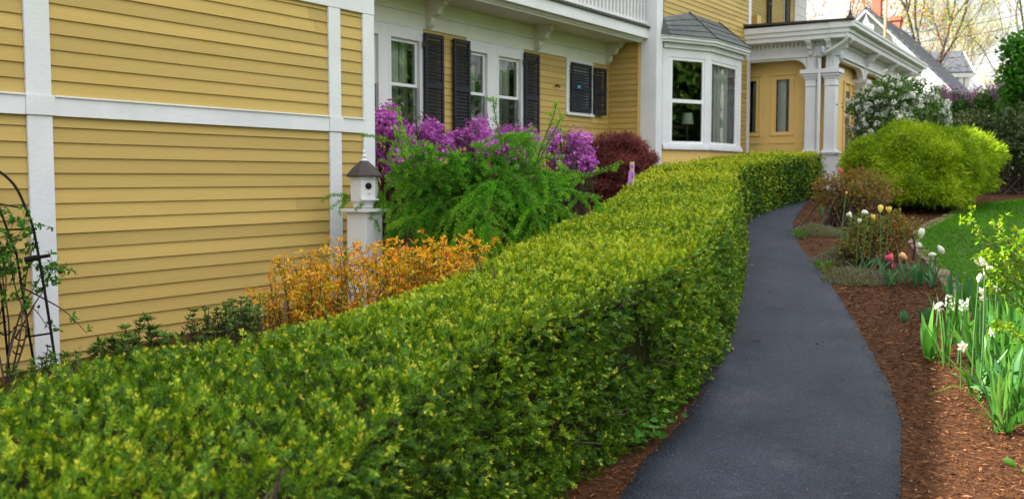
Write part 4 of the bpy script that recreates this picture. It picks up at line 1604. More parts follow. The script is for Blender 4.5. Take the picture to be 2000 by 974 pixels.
# the shears leave no shoot much beyond the clipped face
reach = np.maximum((SD * SN).sum(1), 0.15)
SL = np.where(stray, SL, np.minimum(SL, (0.025 + np.maximum(depth, 0) * (0.6 + 0.4 * SC)) / reach))
SL = np.maximum(SL, 0.022)
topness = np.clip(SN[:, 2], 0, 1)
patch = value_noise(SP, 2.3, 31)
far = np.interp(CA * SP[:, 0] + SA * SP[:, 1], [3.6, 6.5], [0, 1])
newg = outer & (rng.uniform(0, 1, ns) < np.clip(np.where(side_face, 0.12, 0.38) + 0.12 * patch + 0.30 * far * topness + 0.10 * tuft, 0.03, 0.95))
ztip = np.clip((SP[:, 2] - top_z(CA * SP[:, 0] + SA * SP[:, 1]) + 0.16) / 0.14, 0, 1)     # near the clipped edge: yellow tips paint a highlight on the ridge
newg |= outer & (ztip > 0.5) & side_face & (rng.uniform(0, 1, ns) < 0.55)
base_t = np.clip(0.24 + 0.08 * patch + 0.06 * tuft + rng.normal(0, 0.16, ns) + 0.15 * topness - 0.05 + 0.12 * far * topness, 0.02, 0.70)  # sides toned darker than the top: old growth, with their shade painted in
K = 18
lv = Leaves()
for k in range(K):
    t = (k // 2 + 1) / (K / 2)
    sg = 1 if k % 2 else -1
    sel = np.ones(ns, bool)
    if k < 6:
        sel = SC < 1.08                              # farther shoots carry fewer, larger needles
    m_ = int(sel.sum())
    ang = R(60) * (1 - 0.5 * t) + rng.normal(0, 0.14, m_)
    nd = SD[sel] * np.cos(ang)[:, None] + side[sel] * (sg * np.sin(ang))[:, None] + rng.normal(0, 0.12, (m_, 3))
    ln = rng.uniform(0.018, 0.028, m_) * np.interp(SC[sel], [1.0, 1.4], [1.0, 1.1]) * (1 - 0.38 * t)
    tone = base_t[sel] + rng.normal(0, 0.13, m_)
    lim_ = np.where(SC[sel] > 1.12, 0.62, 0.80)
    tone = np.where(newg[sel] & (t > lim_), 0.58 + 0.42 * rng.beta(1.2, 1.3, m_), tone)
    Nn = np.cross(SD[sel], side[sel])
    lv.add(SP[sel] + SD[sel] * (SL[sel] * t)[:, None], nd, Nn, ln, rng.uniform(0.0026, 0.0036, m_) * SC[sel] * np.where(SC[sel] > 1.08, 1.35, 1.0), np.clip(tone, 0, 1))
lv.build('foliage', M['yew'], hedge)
print('hedge shoots', ns)
# woody shoots that show in the gaps of the side
mb = MB()
sel = np.where((side_face | (gap > 1.1)) & (gap > 0.62) & (SC < 1.15))[0]
for i in rng.choice(sel, min(260, len(sel)), replace=False):
    p = SP[i] - SN[i] * 0.06
    d = unit(SN[i] * 0.4 + rand_dirs(1)[0] * 0.6 + np.array([0, 0, 0.5]))
    mb.tube(bend_path(p, d, rng.uniform(0.10, 0.24), 0.04, SN[i] * 2.0, 0.12), np.linspace(0.0035, 0.0015, 9)[:1].repeat(1)[0], 4, False)
mb.build('twigs', M['bark'], hedge)['kind'] = 'stuff'


# ------------------------------------------------------------------ shrubs
def shrub_lobes(lobes, n, shell=0.35):
    """Points in the outer part of a union of ellipsoids (c, (rx, ry, rz)); returns points and outward directions."""
    vol = np.array([l[1][0] * l[1][1] + l[1][0] * l[1][2] for l in lobes])
    idx = rng.choice(len(lobes), n, p=vol / vol.sum())
    C = np.array([l[0] for l in lobes], float)[idx]
    Rr = np.array([l[1] for l in lobes], float)[idx]
    d = rand_dirs(n, -0.6, 1.0)
    wob = 1 + 0.16 * value_noise(d * 2.0 + C, 2.4, 41) + 0.08 * value_noise(d * 2 + C * 3, 6.0, 42)
    rad = (1 - shell * rng.uniform(0, 1, n) ** 1.6) * wob
    P = C + d * Rr * rad[:, None]
    out = unit(d / Rr)
    # drop points buried inside another lobe
    keep = np.ones(n, bool)
    for l in lobes:
        q = (P - np.array(l[0])) / (np.array(l[1]) * 0.62)
        keep &= (q * q).sum(1) > 1.0
    return P[keep], out[keep]


def clumpify(lobes, per, frac, flat=0.7, reach=0.86, core=0.80):
    """Breaks each big lobe into a core and smaller clumps over its surface."""
    out = []
    for c, r in lobes:
        c, r = np.array(c, float), np.array(r, float)
        out.append((c, tuple(r * core)))
        m_ = float(np.mean(r))
        for d in rand_dirs(per, -0.45, 1.0):
            k = m_ * frac * rng.uniform(0.65, 1.3)
            out.append((c + d * r * reach, (k, k, k * flat)))
    return out


def branch_fan(base, tips, r0, mat, parent, name='branches', sag=0.0, k=5, spread=0.08):
    mb = MB()
    for t in tips:
        b = np.array(base) + np.array([rng.normal(0, spread), rng.normal(0, spread), 0])
        b[2] = float(gz(b[0], b[1])) - 0.02
        mid = b * 0.45 + np.array(t) * 0.55 + rng.normal(0, 0.05, 3)
        mid[2] += sag
        P = smooth([b, mid, t], 8)
        mb.tube(P, np.linspace(r0, r0 * 0.3, 8), k, False)
    return mb.build(name, mat, parent, smooth_=True)


def cluster_leaves(lv, P, out, per, L, Wd, tone_mu, tone_sd, up=0.3, spread=0.9, clump=None, offs=0.03):
    n = len(P)
    for _ in range(per):
        d = unit(out * rng.uniform(0.1, 1.0, n)[:, None] + rand_dirs(n) * spread + np.array([0, 0, up]))
        N = unit(out + rng.normal(0, 0.6, (n, 3)))
        t = tone_mu if clump is None else tone_mu + clump
        lv.add(P + rng.normal(0, offs, (n, 3)), d, N, L * rng.uniform(0.65, 1.25, n), Wd * rng.uniform(0.7, 1.2, n), np.clip(t + rng.normal(0, tone_sd, n), 0, 1))


def flower5(lv, P, out, r, w, tone_mu, sd, petals=5, flat=0.35):
    """Open five-petalled flowers facing out."""
    n = len(P)
    a = perp(out)
    b = np.cross(out, a)
    ph = rng.uniform(0, 6.28, n)
    t = tone_mu + rng.normal(0, sd, n)
    for k in range(petals):
        an = ph + 2 * math.pi * k / petals
        d = unit(a * np.cos(an)[:, None] + b * np.sin(an)[:, None] + out * flat)
        lv.add(P, d, out, r * rng.uniform(0.8, 1.15, n), w, np.clip(t + rng.normal(0, 0.08, n), 0, 1))


def mpx(px, D):
    return px * D / 1944.0


# purple azaleas against the recessed wing
AZ = [
    ('tall purple azalea at the corner of the near wing, behind the birdhouse', 12.6, [((775, 300), (85, 85)), ((815, 262), (45, 45)), ((755, 262), (45, 50)), ((850, 285), (35, 35)), ((745, 350), (60, 60)), ((800, 370), (60, 45))], 800, 1.0),
    ('purple azalea under the paired windows, half hidden by the weeping larch', 14.2, [((950, 290), (85, 40)), ((905, 300), (40, 40)), ((1010, 275), (45, 35)), ((985, 330), (80, 55))], 600, 1.0),
    ('purple azalea with a dense rounded bloom beside the red maple', 13.8, [((1108, 310), (52, 52)), ((1095, 282), (32, 28)), ((1130, 325), (30, 40)), ((1120, 365), (45, 35))], 420, 1.25),
]
for lab, D, lob, nf, dens_ in AZ:
    base = gat(lob[0][0][0], D)
    t = thing('azalea_bush', lab, 'bush', base, 'purple azaleas along the recessed wing')
    L3 = []
    for (px, py), (rx, ry) in lob:
        c = at(px, py, D + rng.uniform(-0.15, 0.15))
        L3.append((c, (mpx(rx, D), mpx(rx, D) * 0.85, mpx(ry, D))))
    P, out = shrub_lobes(L3, int(nf * 1.7), 0.6)
    tips = P[rng.choice(len(P), min(120, len(P)), replace=False)]
    branch_fan(base, tips, 0.013, M['bark'], t, spread=0.16)
    lv = Leaves()
    cluster_leaves(lv, P, out, 5, 0.035, 0.014, 0.4, 0.25, offs=0.05)
    lv.build('foliage', M['azalea_leaf'], t)
    lv = Leaves()
    P, out = shrub_lobes(clumpify(L3, 12, 0.34, 0.8), int(nf * 2.6), 0.30)
    hi = P[:, 2] > np.quantile(P[:, 2], 0.34)
    cl = value_noise(P, 8.0, 51)
    kp = (hi & (cl > -0.25)) | (cl > 0.85)
    P, out, cl = P[kp], out[kp], cl[kp]
    for _ in range(5):
        n = len(P)
        o2 = unit(out + rand_dirs(n) * 0.7)
        flower5(lv, P + rng.normal(0, 0.030, (n, 3)) + o2 * 0.02, o2, 0.029, 0.024, 0.48 + 0.12 * cl, 0.2)
    lv.build('blossoms', M['azalea_bloom'], t)

# weeping larch
LD = 8.9
lbase = gat(955, LD)
larch = thing('weeping_larch', 'bright green feathery weeping larch spilling over the back of the hedge', 'tree', lbase)
rows_P, rows_A, wood, rows_T = [], [], MB(), []


def px_of(P):
    P = np.atleast_2d(P)
    q = P - np.array([0, 0, EYE])
    return 1000 + 1944 * (q @ RGT) / (q @ FWD)


def keep_right(P, lim):
    bad = px_of(P) < lim
    return P[: max(3, int(np.argmax(bad)))] if bad.any() else P


def rosettes_along(P, step, tone):
    seg = np.linalg.norm(np.diff(P, axis=0), axis=1)
    s_ = np.r_[0, np.cumsum(seg)]
    q = np.arange(0.02, s_[-1], step)
    if len(q) == 0:
        return
    pts = np.stack([np.interp(q, s_, P[:, k]) for k in range(3)], 1)
    T = unit(np.gradient(P, axis=0))
    tt = np.stack([np.interp(q, s_, T[:, k]) for k in range(3)], 1)
    rows_P.append(pts)
    rows_A.append(tt)
    rows_T.append(tone - 0.15 + 0.35 * (q / s_[-1]) ** 1.5)


def larch_branch(P, r0, hang=True, dens_=0.07, hl=(0.15, 0.45), tone=0.5):
    wood.tube(P, np.linspace(r0, 0.0025, len(P)), 5, False)
    rosettes_along(P, 0.020, tone)
    if not hang:
        return
    T = unit(np.gradient(P, axis=0))
    L_ = 0
    for i in range(3, len(P)):
        L_ += np.linalg.norm(P[i] - P[i - 1])
        if L_ > dens_:
            L_ = 0
            for _ in range(2):
                d = unit(T[i] * rng.uniform(0.1, 0.8) + rand_dirs(1, -0.5, 0.3)[0] * 0.8)
                Q = bend_path(P[i], d, rng.uniform(*hl), 0.03, (0, 0, -3.2), 0.07)
                gq = gz(Q[:, 0], Q[:, 1]) + 0.03
                Q = Q[: max(3, int(np.argmax(Q[:, 2] < gq)) if (Q[:, 2] < gq).any() else len(Q))]
                if px_of(P[i])[0] > 770:
                    Q = keep_right(Q, 752)
                wood.tube(Q, np.linspace(0.003, 0.0012, len(Q)), 3, False)
                rosettes_along(Q, 0.019, tone + rng.normal(0, 0.12))


hub = lbase + np.array([0, 0, 0.90])
trunk = smooth([lbase - [0, 0, 0.05], lbase + np.array([0.05, 0.03, 0.4]), hub + [0.02, -0.03, 0.15], hub + [0.0, 0.02, 0.35]], 12)
wood.tube(trunk, np.linspace(0.055, 0.025, 12), 8, False)
for k in range(72):
    az = rng.uniform(0, 2 * math.pi)
    el = rng.uniform(R(-5), R(48))
    d = np.array([math.cos(az) * math.cos(el), math.sin(az) * math.cos(el), math.sin(el)])
    st = trunk[rng.integers(4, 12)]
    lenr = rng.uniform(0.6, 1.35)
    Pb = bend_path(st, d, lenr, 0.05, (0, 0, -1.45), 0.055)
    gq = gz(Pb[:, 0], Pb[:, 1]) + 0.08
    cut = int(np.argmax(Pb[:, 2] < gq)) if (Pb[:, 2] < gq).any() else len(Pb)
    Pb = keep_right(Pb[:max(cut, 4)], 772)
    larch_branch(Pb, 0.008, True, 0.05, (0.15, 0.42), 0.45 + rng.normal(0, 0.18))
lp = lambda px, py, dD=0.0: at(px, py, LD + dD)
for k in range(18):
    fx = rng.uniform(0, 1)
    a0 = (800 + 270 * fx + rng.normal(0, 15), rng.uniform(325, 385))
    a1 = (a0[0] + (fx - 0.45) * 150 + rng.normal(0, 25), a0[1] - rng.uniform(40, 105))
    dj = rng.uniform(-0.5, 0.3)
    P = smooth([lp(*a0, dj), lp((a0[0] + a1[0]) / 2 - 6, (a0[1] + a1[1]) / 2 - 10, dj), lp(*a1, dj)], 20)
    larch_branch(P, 0.004, False, 0.06, (0.1, 0.2), 0.6)
    for i in range(3, 19, 2):
        Q = bend_path(P[i], unit(P[i] - P[i - 1] + rand_dirs(1)[0] * 1.1), rng.uniform(0.06, 0.20), 0.02, (0, 0, -1.6), 0.06)
        wood.tube(Q, 0.0016, 3, False)
        rosettes_along(Q, 0.022, 0.6)
for pts, hang in (
    ([(900, 420), (800, 405), (730, 390), (668, 379)], 1), ([(860, 330), (790, 290), (740, 268), (706, 264)], 0), ([(930, 400), (830, 370), (770, 330), (760, 300)], 1),
    ([(985, 330), (978, 270), (968, 230), (962, 188)], 0), ([(1040, 340), (1060, 280), (1078, 235), (1088, 198)], 0), ([(1050, 320), (1075, 270), (1092, 238), (1103, 226)], 0),
    ([(1060, 370), (1120, 350), (1170, 335), (1218, 316)], 0), ([(840, 320), (800, 280), (782, 240), (778, 208)], 0), ([(1040, 330), (1000, 285), (1020, 262), (1046, 248)], 0),
    ([(960, 380), (850, 400), (780, 440), (730, 500)], 1), ([(960, 400), (880, 430), (820, 480), (790, 540)], 1), ([(1000, 380), (1090, 400), (1140, 440), (1160, 500)], 1),
    ([(980, 400), (1020, 440), (1050, 480), (1060, 540)], 1), ([(940, 420), (930, 460), (900, 500), (880, 560)], 1), ([(1010, 360), (1100, 370), (1160, 390), (1185, 430)], 1), ([(900, 350), (800, 350), (750, 370), (725, 420)], 1)):
    j = rng.uniform(-0.35, 0.25)
    P = smooth([lp(a, b, j * i / 3 - (0.1 if hang else 0)) for i, (a, b) in enumerate(pts)], 26)
    larch_branch(P, 0.006, bool(hang), 0.05, (0.12, 0.34), 0.55)
    if not hang:                                         # leaders carry short side shoots
        for i in range(8, 24, 3):
            Q = bend_path(P[i], unit(P[i] - P[i - 1] + rand_dirs(1)[0] * 0.9), rng.uniform(0.05, 0.13), 0.02, (0, 0, 0.5), 0.05)
            wood.tube(Q, 0.002, 3, False)
            rosettes_along(Q, 0.022, 0.75)
wood.build('branches', M['twig_red'], larch)
RP, RA, RT = np.concatenate(rows_P), np.concatenate(rows_A), np.concatenate(rows_T)
pj = proj(RP)
ok = ~((pj[:, 0] > 684) & (pj[:, 0] < 752) & (pj[:, 1] > 318) & (pj[:, 1] < 376))
RP, RA, RT = RP[ok], RA[ok], RT[ok]
lv = Leaves()
n = len(RP)
for k in range(13):
    d = unit(RA * rng.uniform(-0.1, 0.8, n)[:, None] + perp(RA) * 1.0)
    lv.add(RP, d, perp(d), rng.uniform(0.020, 0.034, n), rng.uniform(0.0045, 0.007, n), np.clip(RT + 0.16 * value_noise(RP, 5.0, 77) + rng.normal(0, 0.15, n), 0, 1))
lv.build('foliage', M['larch'], larch)
print('larch rosettes', n)

# red laceleaf maple in front of the return wall
MD = 15.4
mbase = gat(1215, MD)
t = thing('red_laceleaf_maple', 'low domed dark red laceleaf maple by the white corner board', 'tree', mbase)
L3 = [(at(1212, 320, MD), (mpx(62, MD), mpx(60, MD), mpx(52, MD))), (at(1205, 292, MD), (mpx(38, MD), mpx(40, MD), mpx(30, MD))), (at(1245, 318, MD), (mpx(34, MD), mpx(34, MD), mpx(34, MD))),
      (at(1160, 322, MD), (mpx(46, MD), mpx(40, MD), mpx(52, MD))), (at(1180, 380, MD), (mpx(60, MD), mpx(50, MD), mpx(40, MD)))]
L3 = clumpify(L3, 12, 0.40, 0.36)
P, out = shrub_lobes(L3, 8500, 0.5)
branch_fan(mbase, P[:60], 0.016, M['bark'], t, sag=0.12)
lv = Leaves()
cl = 0.18 * value_noise(P, 7.0, 61)
for _ in range(9):
    n = len(P)
    d = unit(out * 0.7 + rand_dirs(n) * 0.6 + np.array([0, 0, -0.45]))
    lv.add(P + rng.normal(0, 0.028, (n, 3)), d, unit(out + rng.normal(0, 0.4, (n, 3))), rng.uniform(0.04, 0.085, n), rng.uniform(0.006, 0.012, n), np.clip(0.45 + cl + rng.normal(0, 0.17, n), 0, 1))
lv.build('foliage', M['maple_red'], t)

# orange-leaved spireas behind the hedge
for lab, D, x0, x1, ytop, nst in (
    ('loose orange-leaved spirea bush nearest the yellow siding, with thin bare stems', 7.0, 525, 665, 492, 36),
    ('broad orange and gold spirea bush below the birdhouse and the weeping larch', 6.7, 650, 950, 462, 105)):
    base = gat((x0 + x1) / 2, D)
    t = thing('spirea_bush', lab, 'bush', base, 'orange spireas behind the hedge')
    st, lv = MB(), Leaves()
    for k in range(nst):
        fx = rng.uniform(0, 1)
        px = x0 + (x1 - x0) * fx
        dd = D + rng.normal(0, 0.22)
        tp = at(px, ytop + rng.gamma(1.6, 26), dd)
        b = gat((x0 + x1) / 2 + (px - (x0 + x1) / 2) * 0.62, dd)
        if tp[2] < b[2] + 0.25:
            tp[2] = b[2] + rng.uniform(0.3, 0.6)
        P = smooth([b, b * 0.4 + tp * 0.6 + rng.normal(0, 0.04, 3), tp], 14)
        st.tube(P, np.linspace(0.0045, 0.0018, 14), 4, False)
        paths = [P]
        for _ in range(rng.integers(4, 8)):
            i = rng.integers(4, 13)
            Q = bend_path(P[i], unit(P[i] - P[i - 1] + rand_dirs(1, -0.2, 0.8)[0] * 0.9), rng.uniform(0.08, 0.22), 0.025, (0, 0, 0.8), 0.06)
            st.tube(Q, 0.0016, 3, False)
            paths.append(Q)
        for Q in paths:
            m_ = len(Q)
            for i in range(2 if Q is not P else 5, m_):
                tipf = i / (m_ - 1)
                c_ = 3 if i < m_ - 1 else 9
                T = np.tile(unit(Q[i] - Q[i - 1]), (c_, 1))
                d = unit(T * rng.uniform(0.2, 0.9, c_)[:, None] + perp(T))
                hot = 0.04 + 0.34 * tipf if tipf < 0.85 else 0.56
                lv.add(np.tile(Q[i], (c_, 1)) + rng.normal(0, 0.006, (c_, 3)), d, unit(np.array([0, 0, 1.0]) + rng.normal(0, 0.4, (c_, 3))), rng.uniform(0.024, 0.046, c_), rng.uniform(0.010, 0.016, c_), np.clip(hot + rng.normal(0, 0.19, c_), 0, 1))
    st.build('branches', M['twig_red'], t)
    lv.build('foliage', M['spirea'], t, cup=0.2)

# small leafy shrubs between the siding and the hedge
def whorl_shrub(label, D, pts, name='leafy_shrub', group=None, Lf=0.045, Wf=0.013, extra=6, mat='shrub_leaf', spread=26, wood_='bark', per=15):
    base = gat(np.mean([p[0] for p in pts]), D)
    t = thing(name, label, 'shrub', base, group)
    st, lv = MB(), Leaves()
    for (px, py) in pts:
        for e in range(extra):
            q = at(px + rng.normal(0, spread * 0.45), py + abs(rng.normal(0, spread)) * (e > 0), D + rng.normal(0, 0.12))
            b = base + np.array([rng.normal(0, 0.10), rng.normal(0, 0.10), 0])
            b[:2] = b[:2] * 0.35 + q[:2] * 0.65
            b[2] = float(gz(b[0], b[1]))
            if q[2] < b[2] + 0.12:
                q[2] = b[2] + 0.12
            P = smooth([b, b * 0.5 + q * 0.5 + rng.normal(0, 0.025, 3), q], 10)
            st.tube(P, np.linspace(0.006, 0.002, 10), 4, False)
            for i, c_ in ((9, per), (8, per // 2), (7, per // 3), (6, 2)):
                T = np.tile(unit(P[i] - P[i - 1]), (c_, 1))
                d = unit(T * rng.uniform(0.1, 0.8, c_)[:, None] + perp(T))
                lv.add(np.tile(P[i], (c_, 1)), d, unit(T + rng.normal(0, 0.3, (c_, 3))), rng.uniform(0.7, 1.2, c_) * Lf, rng.uniform(0.8, 1.2, c_) * Wf, np.clip(0.45 + rng.normal(0, 0.22, c_), 0, 1))
    st.build('branches', M[wood_], t)
    lv.build('foliage', M[mat], t, cup=0.2)


whorl_shrub('dense dark green shrub between the sparse stems and the orange spirea', 6.3, [(425, 600), (450, 588), (478, 582), (500, 596), (440, 615), (470, 605), (395, 622)], extra=16, Lf=0.032, Wf=0.012, spread=20)
whorl_shrub('sparse shrub of upright bare stems tipped with green leaf whorls', 6.0, [(243, 640), (285, 622), (300, 640), (322, 655), (215, 665), (190, 672), (262, 668), (235, 668)], extra=5, spread=12, Lf=0.055, Wf=0.016)
whorl_shrub('thin twiggy shrub with a few leaf tufts, left of the dense dark shrub', 6.1, [(376, 608), (372, 640), (402, 650), (352, 655)], extra=3, spread=8)
whorl_shrub('low bluish green shrub at the foot of the white post and trellis', 5.8, [(95, 678), (80, 700), (110, 695), (125, 690), (150, 690), (40, 715), (60, 705), (20, 725)], extra=4, spread=14, Lf=0.035, Wf=0.010)

# iron trellis with a climbing rose
TD = 6.15
tb = gat(85, TD)
tr = thing('garden_trellis', 'tall black iron trellis with an arched top and scrolls, against the white post', 'trellis', tb)
p_ = lambda px, py, dD=0.0: at(px, py, TD + dD)
mb = MB()
leg = smooth([p_(-192, 745), p_(-186, 690), p_(-166, 560), p_(-146, 450), p_(-132, 410), p_(-110, 364), p_(-80, 336), p_(-40, 318), p_(0, 336), p_(30, 364), p_(52, 410), (p_(66, 450)), p_(86, 560), p_(106, 690), p_(112, 745)], 90)
mb.tube(leg, 0.0085, 8)
mb.build('arched_frame', M['metal_black'], tr, smooth_=True)
mb = MB()
mb.tube([p_(-45, 380), p_(-5, 395), p_(33, 498), p_(52, 620), p_(72, 745)], 0.0075, 8)
mb.tube([p_(-30, 480), p_(2, 560), p_(20, 745)], 0.0075, 8)
mb.tube([p_(-35, 380), p_(-75, 395), p_(-113, 498), p_(-132, 620), p_(-152, 745)], 0.0075, 8)
mb.each('upright', M['metal_black'], tr, smooth_=True)
mb = MB()
mb.tube([p_(-146, 452), p_(72, 447)], 0.007, 6)
mb.tube([p_(-182, 657), p_(-135, 650)], 0.007, 6)
mb.tube([p_(55, 657), p_(102, 650)], 0.007, 6)
mb.tube([p_(-40, 405), p_(0, 398), p_(36, 405)], 0.005, 6)
mb.each('crossbar', M['metal_black'], tr)
mb = MB()
for (cx, cy, rr, a0, a1) in ((40, 650, 16, -2.6, 2.2), (34, 682, 10, -1.5, 2.9), (10, 640, 14, 0.5, 4.9)):
    pts = [p_(cx + rr * math.cos(a) * (1 - 0.15 * i / 20), cy + rr * math.sin(a) * (1 - 0.15 * i / 20)) for i, a in enumerate(np.linspace(a0, a1, 20))]
    mb.tube(pts, 0.005, 6)
mb.each('scroll', M['metal_black'], tr, smooth_=True)
mb = MB()
mb.tube([p_(50, 507, -0.08), p_(78, 502, -0.08)], 0.018, 10)
mb.tube([p_(78, 502, -0.08), p_(97, 499, -0.08)], 0.011, 10)
mb.build('clamp', M['metal_black'], tr)
rb = gat(10, TD + 0.1)
ro = thing('climbing_rose', 'bare-stemmed climbing rose with fresh green leaves tied to the iron trellis', 'climber', rb)
st, lv = MB(), Leaves()
canes = [[(14, 745), (18, 640), (6, 540), (14, 470), (30, 425)], [(20, 745), (40, 650), (48, 560), (60, 500), (70, 440)], [(8, 745), (-6, 650), (12, 560), (2, 480), (-10, 430)],
         [(24, 740), (52, 640), (30, 560), (22, 500), (52, 428)], [(30, 660), (70, 590), (90, 560), (100, 525), (108, 530)], [(16, 700), (44, 600), (76, 548), (84, 520)], [(40, 560), (90, 585), (130, 610), (170, 650)], [(12, 720), (30, 640), (60, 600), (95, 640)]]
for c in canes:
    P = smooth([p_(a, b, rng.normal(-0.02, 0.06)) for a, b in c], 40)
    st.tube(P, np.linspace(0.007, 0.002, 40), 5, False)
    for i in range(16, 40):
        if P[i][2] < at(0, 560, TD)[2] and rng.uniform() < 0.93:
            continue
        Q = bend_path(P[i], unit(rand_dirs(1)[0] + np.array([0, 0, 0.3])), rng.uniform(0.05, 0.16), 0.02, (0, 0, -0.5), 0.1)
        st.tube(Q, 0.0015, 3, False)
        for j in range(1, len(Q)):
            if rng.uniform() < 0.45:
                continue
            c_ = 3
            d = unit(rand_dirs(c_) + np.array([0, 0, -0.15]))
            lv.add(np.tile(Q[j], (c_, 1)), d, unit(np.array([0.2, -0.6, 0.7]) + rng.normal(0, 0.4, (c_, 3))), rng.uniform(0.028, 0.045, c_), rng.uniform(0.016, 0.024, c_), np.clip(0.5 + rng.normal(0, 0.2, c_), 0, 1))
st.build('canes', M['bark'], ro)
lv.build('foliage', M['bright_leaf'], ro, ovate=True)

# birdhouse on its white post
BD = 8.75
cB = at(712, 400, BD)
post = thing('white_garden_post', 'square white boxed post with a flat ledge, carrying the birdhouse', 'post', gat(700, BD + 0.05))
mb = MB()
zsh = at(700, 407, BD)[2]
hw = mpx(34, BD) * 0.72
mb.box(cB[0] - hw, cB[0] + hw, cB[1] - hw, cB[1] + hw, float(gz(cB[0], cB[1])) - 0.05, zsh - 0.03)
mb.build('post_shaft', M['white'], post, bevel=0.006)
mb = MB()
mb.box(cB[0] - hw - 0.04, cB[0] + hw + 0.04, cB[1] - hw - 0.04, cB[1] + hw + 0.04, zsh - 0.029, zsh)
mb.build('ledge', M['white'], post, bevel=0.004)
bh = thing('birdhouse', 'white birdhouse with a dark conical roof and round entrance hole, on the white post', 'birdhouse', (cB[0], cB[1], zsh))
mb = MB()
z0, z1 = zsh + 0.005, at(712, 346, BD)[2]
rB = mpx(28, BD)
mb.lathe((cB[0], cB[1], 0), [(rB * 0.8, z0), (rB * 0.8, z0 + 0.04), (rB * 0.92, z0 + 0.05), (rB, z0 + 0.06), (rB, z1 - 0.02), (rB * 1.07, z1 - 0.018), (rB * 1.07, z1)], 6)
mb.build('box', M['white'], bh, bevel=0.003)
mb = MB()
zr1 = at(712, 315, BD)[2]
rR = mpx(37, BD)
mb.lathe((cB[0], cB[1], 0), [(rR * 0.9, z1 + 0.001), (rR, z1 + 0.008), (rR * 0.98, z1 + 0.02), (rR * 0.62, z1 + 0.085), (mpx(9, BD), zr1), (mpx(5, BD), zr1 + 0.008)], 8)
mb.build('roof', M['roof_dark'], bh)
mb = MB()
zf = at(712, 294, BD)[2]
u_ = (zf - zr1)
mb.lathe((cB[0], cB[1], zr1), [(0.034, 0.0), (0.034, 0.012), (0.018, 0.02), (0.014, u_ * 0.35), (0.026, u_ * 0.42), (0.026, u_ * 0.5), (0.012, u_ * 0.56), (0.012, u_ * 0.8), (0.016, u_ * 0.84), (0.010, u_), (0.003, u_ + 0.004)], 14)
mb.build('finial', M['white'], bh, smooth_=True)
# entrance on the face turned to the path
best = None
for j in range(6):
    a = 2 * math.pi * (j + 1) / 6
    nrm = np.array([math.cos(a), math.sin(a), 0])
    fc = np.array([cB[0], cB[1], 0]) + nrm * rB * math.cos(math.pi / 6)
    vis = -(nrm @ unit(np.array([cB[0], cB[1], 0])))
    latn = nrm @ RGT
    sc_ = vis + 0.35 * latn
    if latn > 0.0 and (best is None or sc_ > best[0]):
        best = (sc_, nrm, fc)
if best is None:
    best = (0, unit(np.array([-0.3, -1, 0])), np.array([cB[0], cB[1], 0]))
nrm, fc = best[1], best[2]
tang = np.cross(nrm, [0, 0, 1])
zh = at(712, 363, BD)[2]
mb = MB()
ctr = np.array([fc[0], fc[1], zh])
mb.tube([ctr + nrm * 0.003, ctr + nrm * 0.009], 0.028, 14)
mb.build('entrance_hole', M['metal_black'], bh)
mb = MB()
mb.tube([np.array([fc[0], fc[1], zh - 0.06]), np.array([fc[0], fc[1], zh - 0.06]) + nrm * 0.06], 0.006, 6)
mb.bar(np.array([fc[0], fc[1], z0 + 0.075]) - tang * 0.08 + nrm * 0.02, np.array([fc[0], fc[1], z0 + 0.075]) + tang * 0.08 + nrm * 0.02, 0.05, 0.012)
mb.build('perch', M['white'], bh)

# marker stake in the hedge
KD = 11.6
kb = gat(1234, KD)
sk = thing('wooden_stake', 'pale wooden stake wrapped in purple ribbon, standing up out of the hedge', 'stake', kb)
kt = at(1234.5, 316, KD)
mb = MB()
mb.box(kt[0] - 0.014, kt[0] + 0.014, kt[1] - 0.022, kt[1] + 0.022, kb[2] - 0.05, kt[2])
mb.build('shaft', M['stake_wood'], sk, bevel=0.002)
mb = MB()
for py0, py1 in ((322, 328), (336, 347)):
    za, zb_ = at(1234, py1, KD)[2], at(1234, py0, KD)[2]
    mb.box(kt[0] - 0.017, kt[0] + 0.017, kt[1] - 0.025, kt[1] + 0.025, za, zb_)
a, b = at(1231, 334, KD - 0.03), at(1229, 360, KD - 0.03)
mb.bar(a, b, 0.035, 0.004, up=tuple(-FWD))
mb.each('ribbon', M['ribbon'], sk)


# ------------------------------------------------------------------ right-hand bed: shrubs
def thread_shrub(name, label, cat, D, lobes, n, mat, clump=(16, 0.36, 0.6), per=8, L=(0.06, 0.13), Wd=(0.006, 0.012), droop=-0.35, tone=0.5, sd=0.18, shell=0.4, wood_='bark', tips=60, jitter=0.035, group=None):
    base = gat(np.mean([l[0][0] for l in lobes]), D)
    t = thing(name, label, cat, base, group)
    L3 = clumpify([(at(px, py, D + dd), (mpx(rx, D), mpx(rx, D) * 0.9, mpx(ry, D))) for (px, py), (rx, ry), dd in lobes], *clump)
    P, out = shrub_lobes(L3, n, shell)
    branch_fan(base, P[rng.choice(len(P), tips, replace=False)], 0.016, M[wood_], t, spread=0.2)
    lv = Leaves()
    cl = 0.16 * value_noise(P, 4.5, 71) + 0.10 * value_noise(P, 11.0, 72)
    for _ in range(per):
        m_ = len(P)
        d = unit(out * 0.8 + rand_dirs(m_) * 0.65 + np.array([0, 0, droop]))
        lv.add(P + rng.normal(0, jitter, (m_, 3)), d, unit(out + rng.normal(0, 0.5, (m_, 3))), rng.uniform(*L, m_), rng.uniform(*Wd, m_), np.clip(tone + cl + rng.normal(0, sd, m_), 0, 1))
    lv.build('foliage', M[mat], t)
    return t, P, out


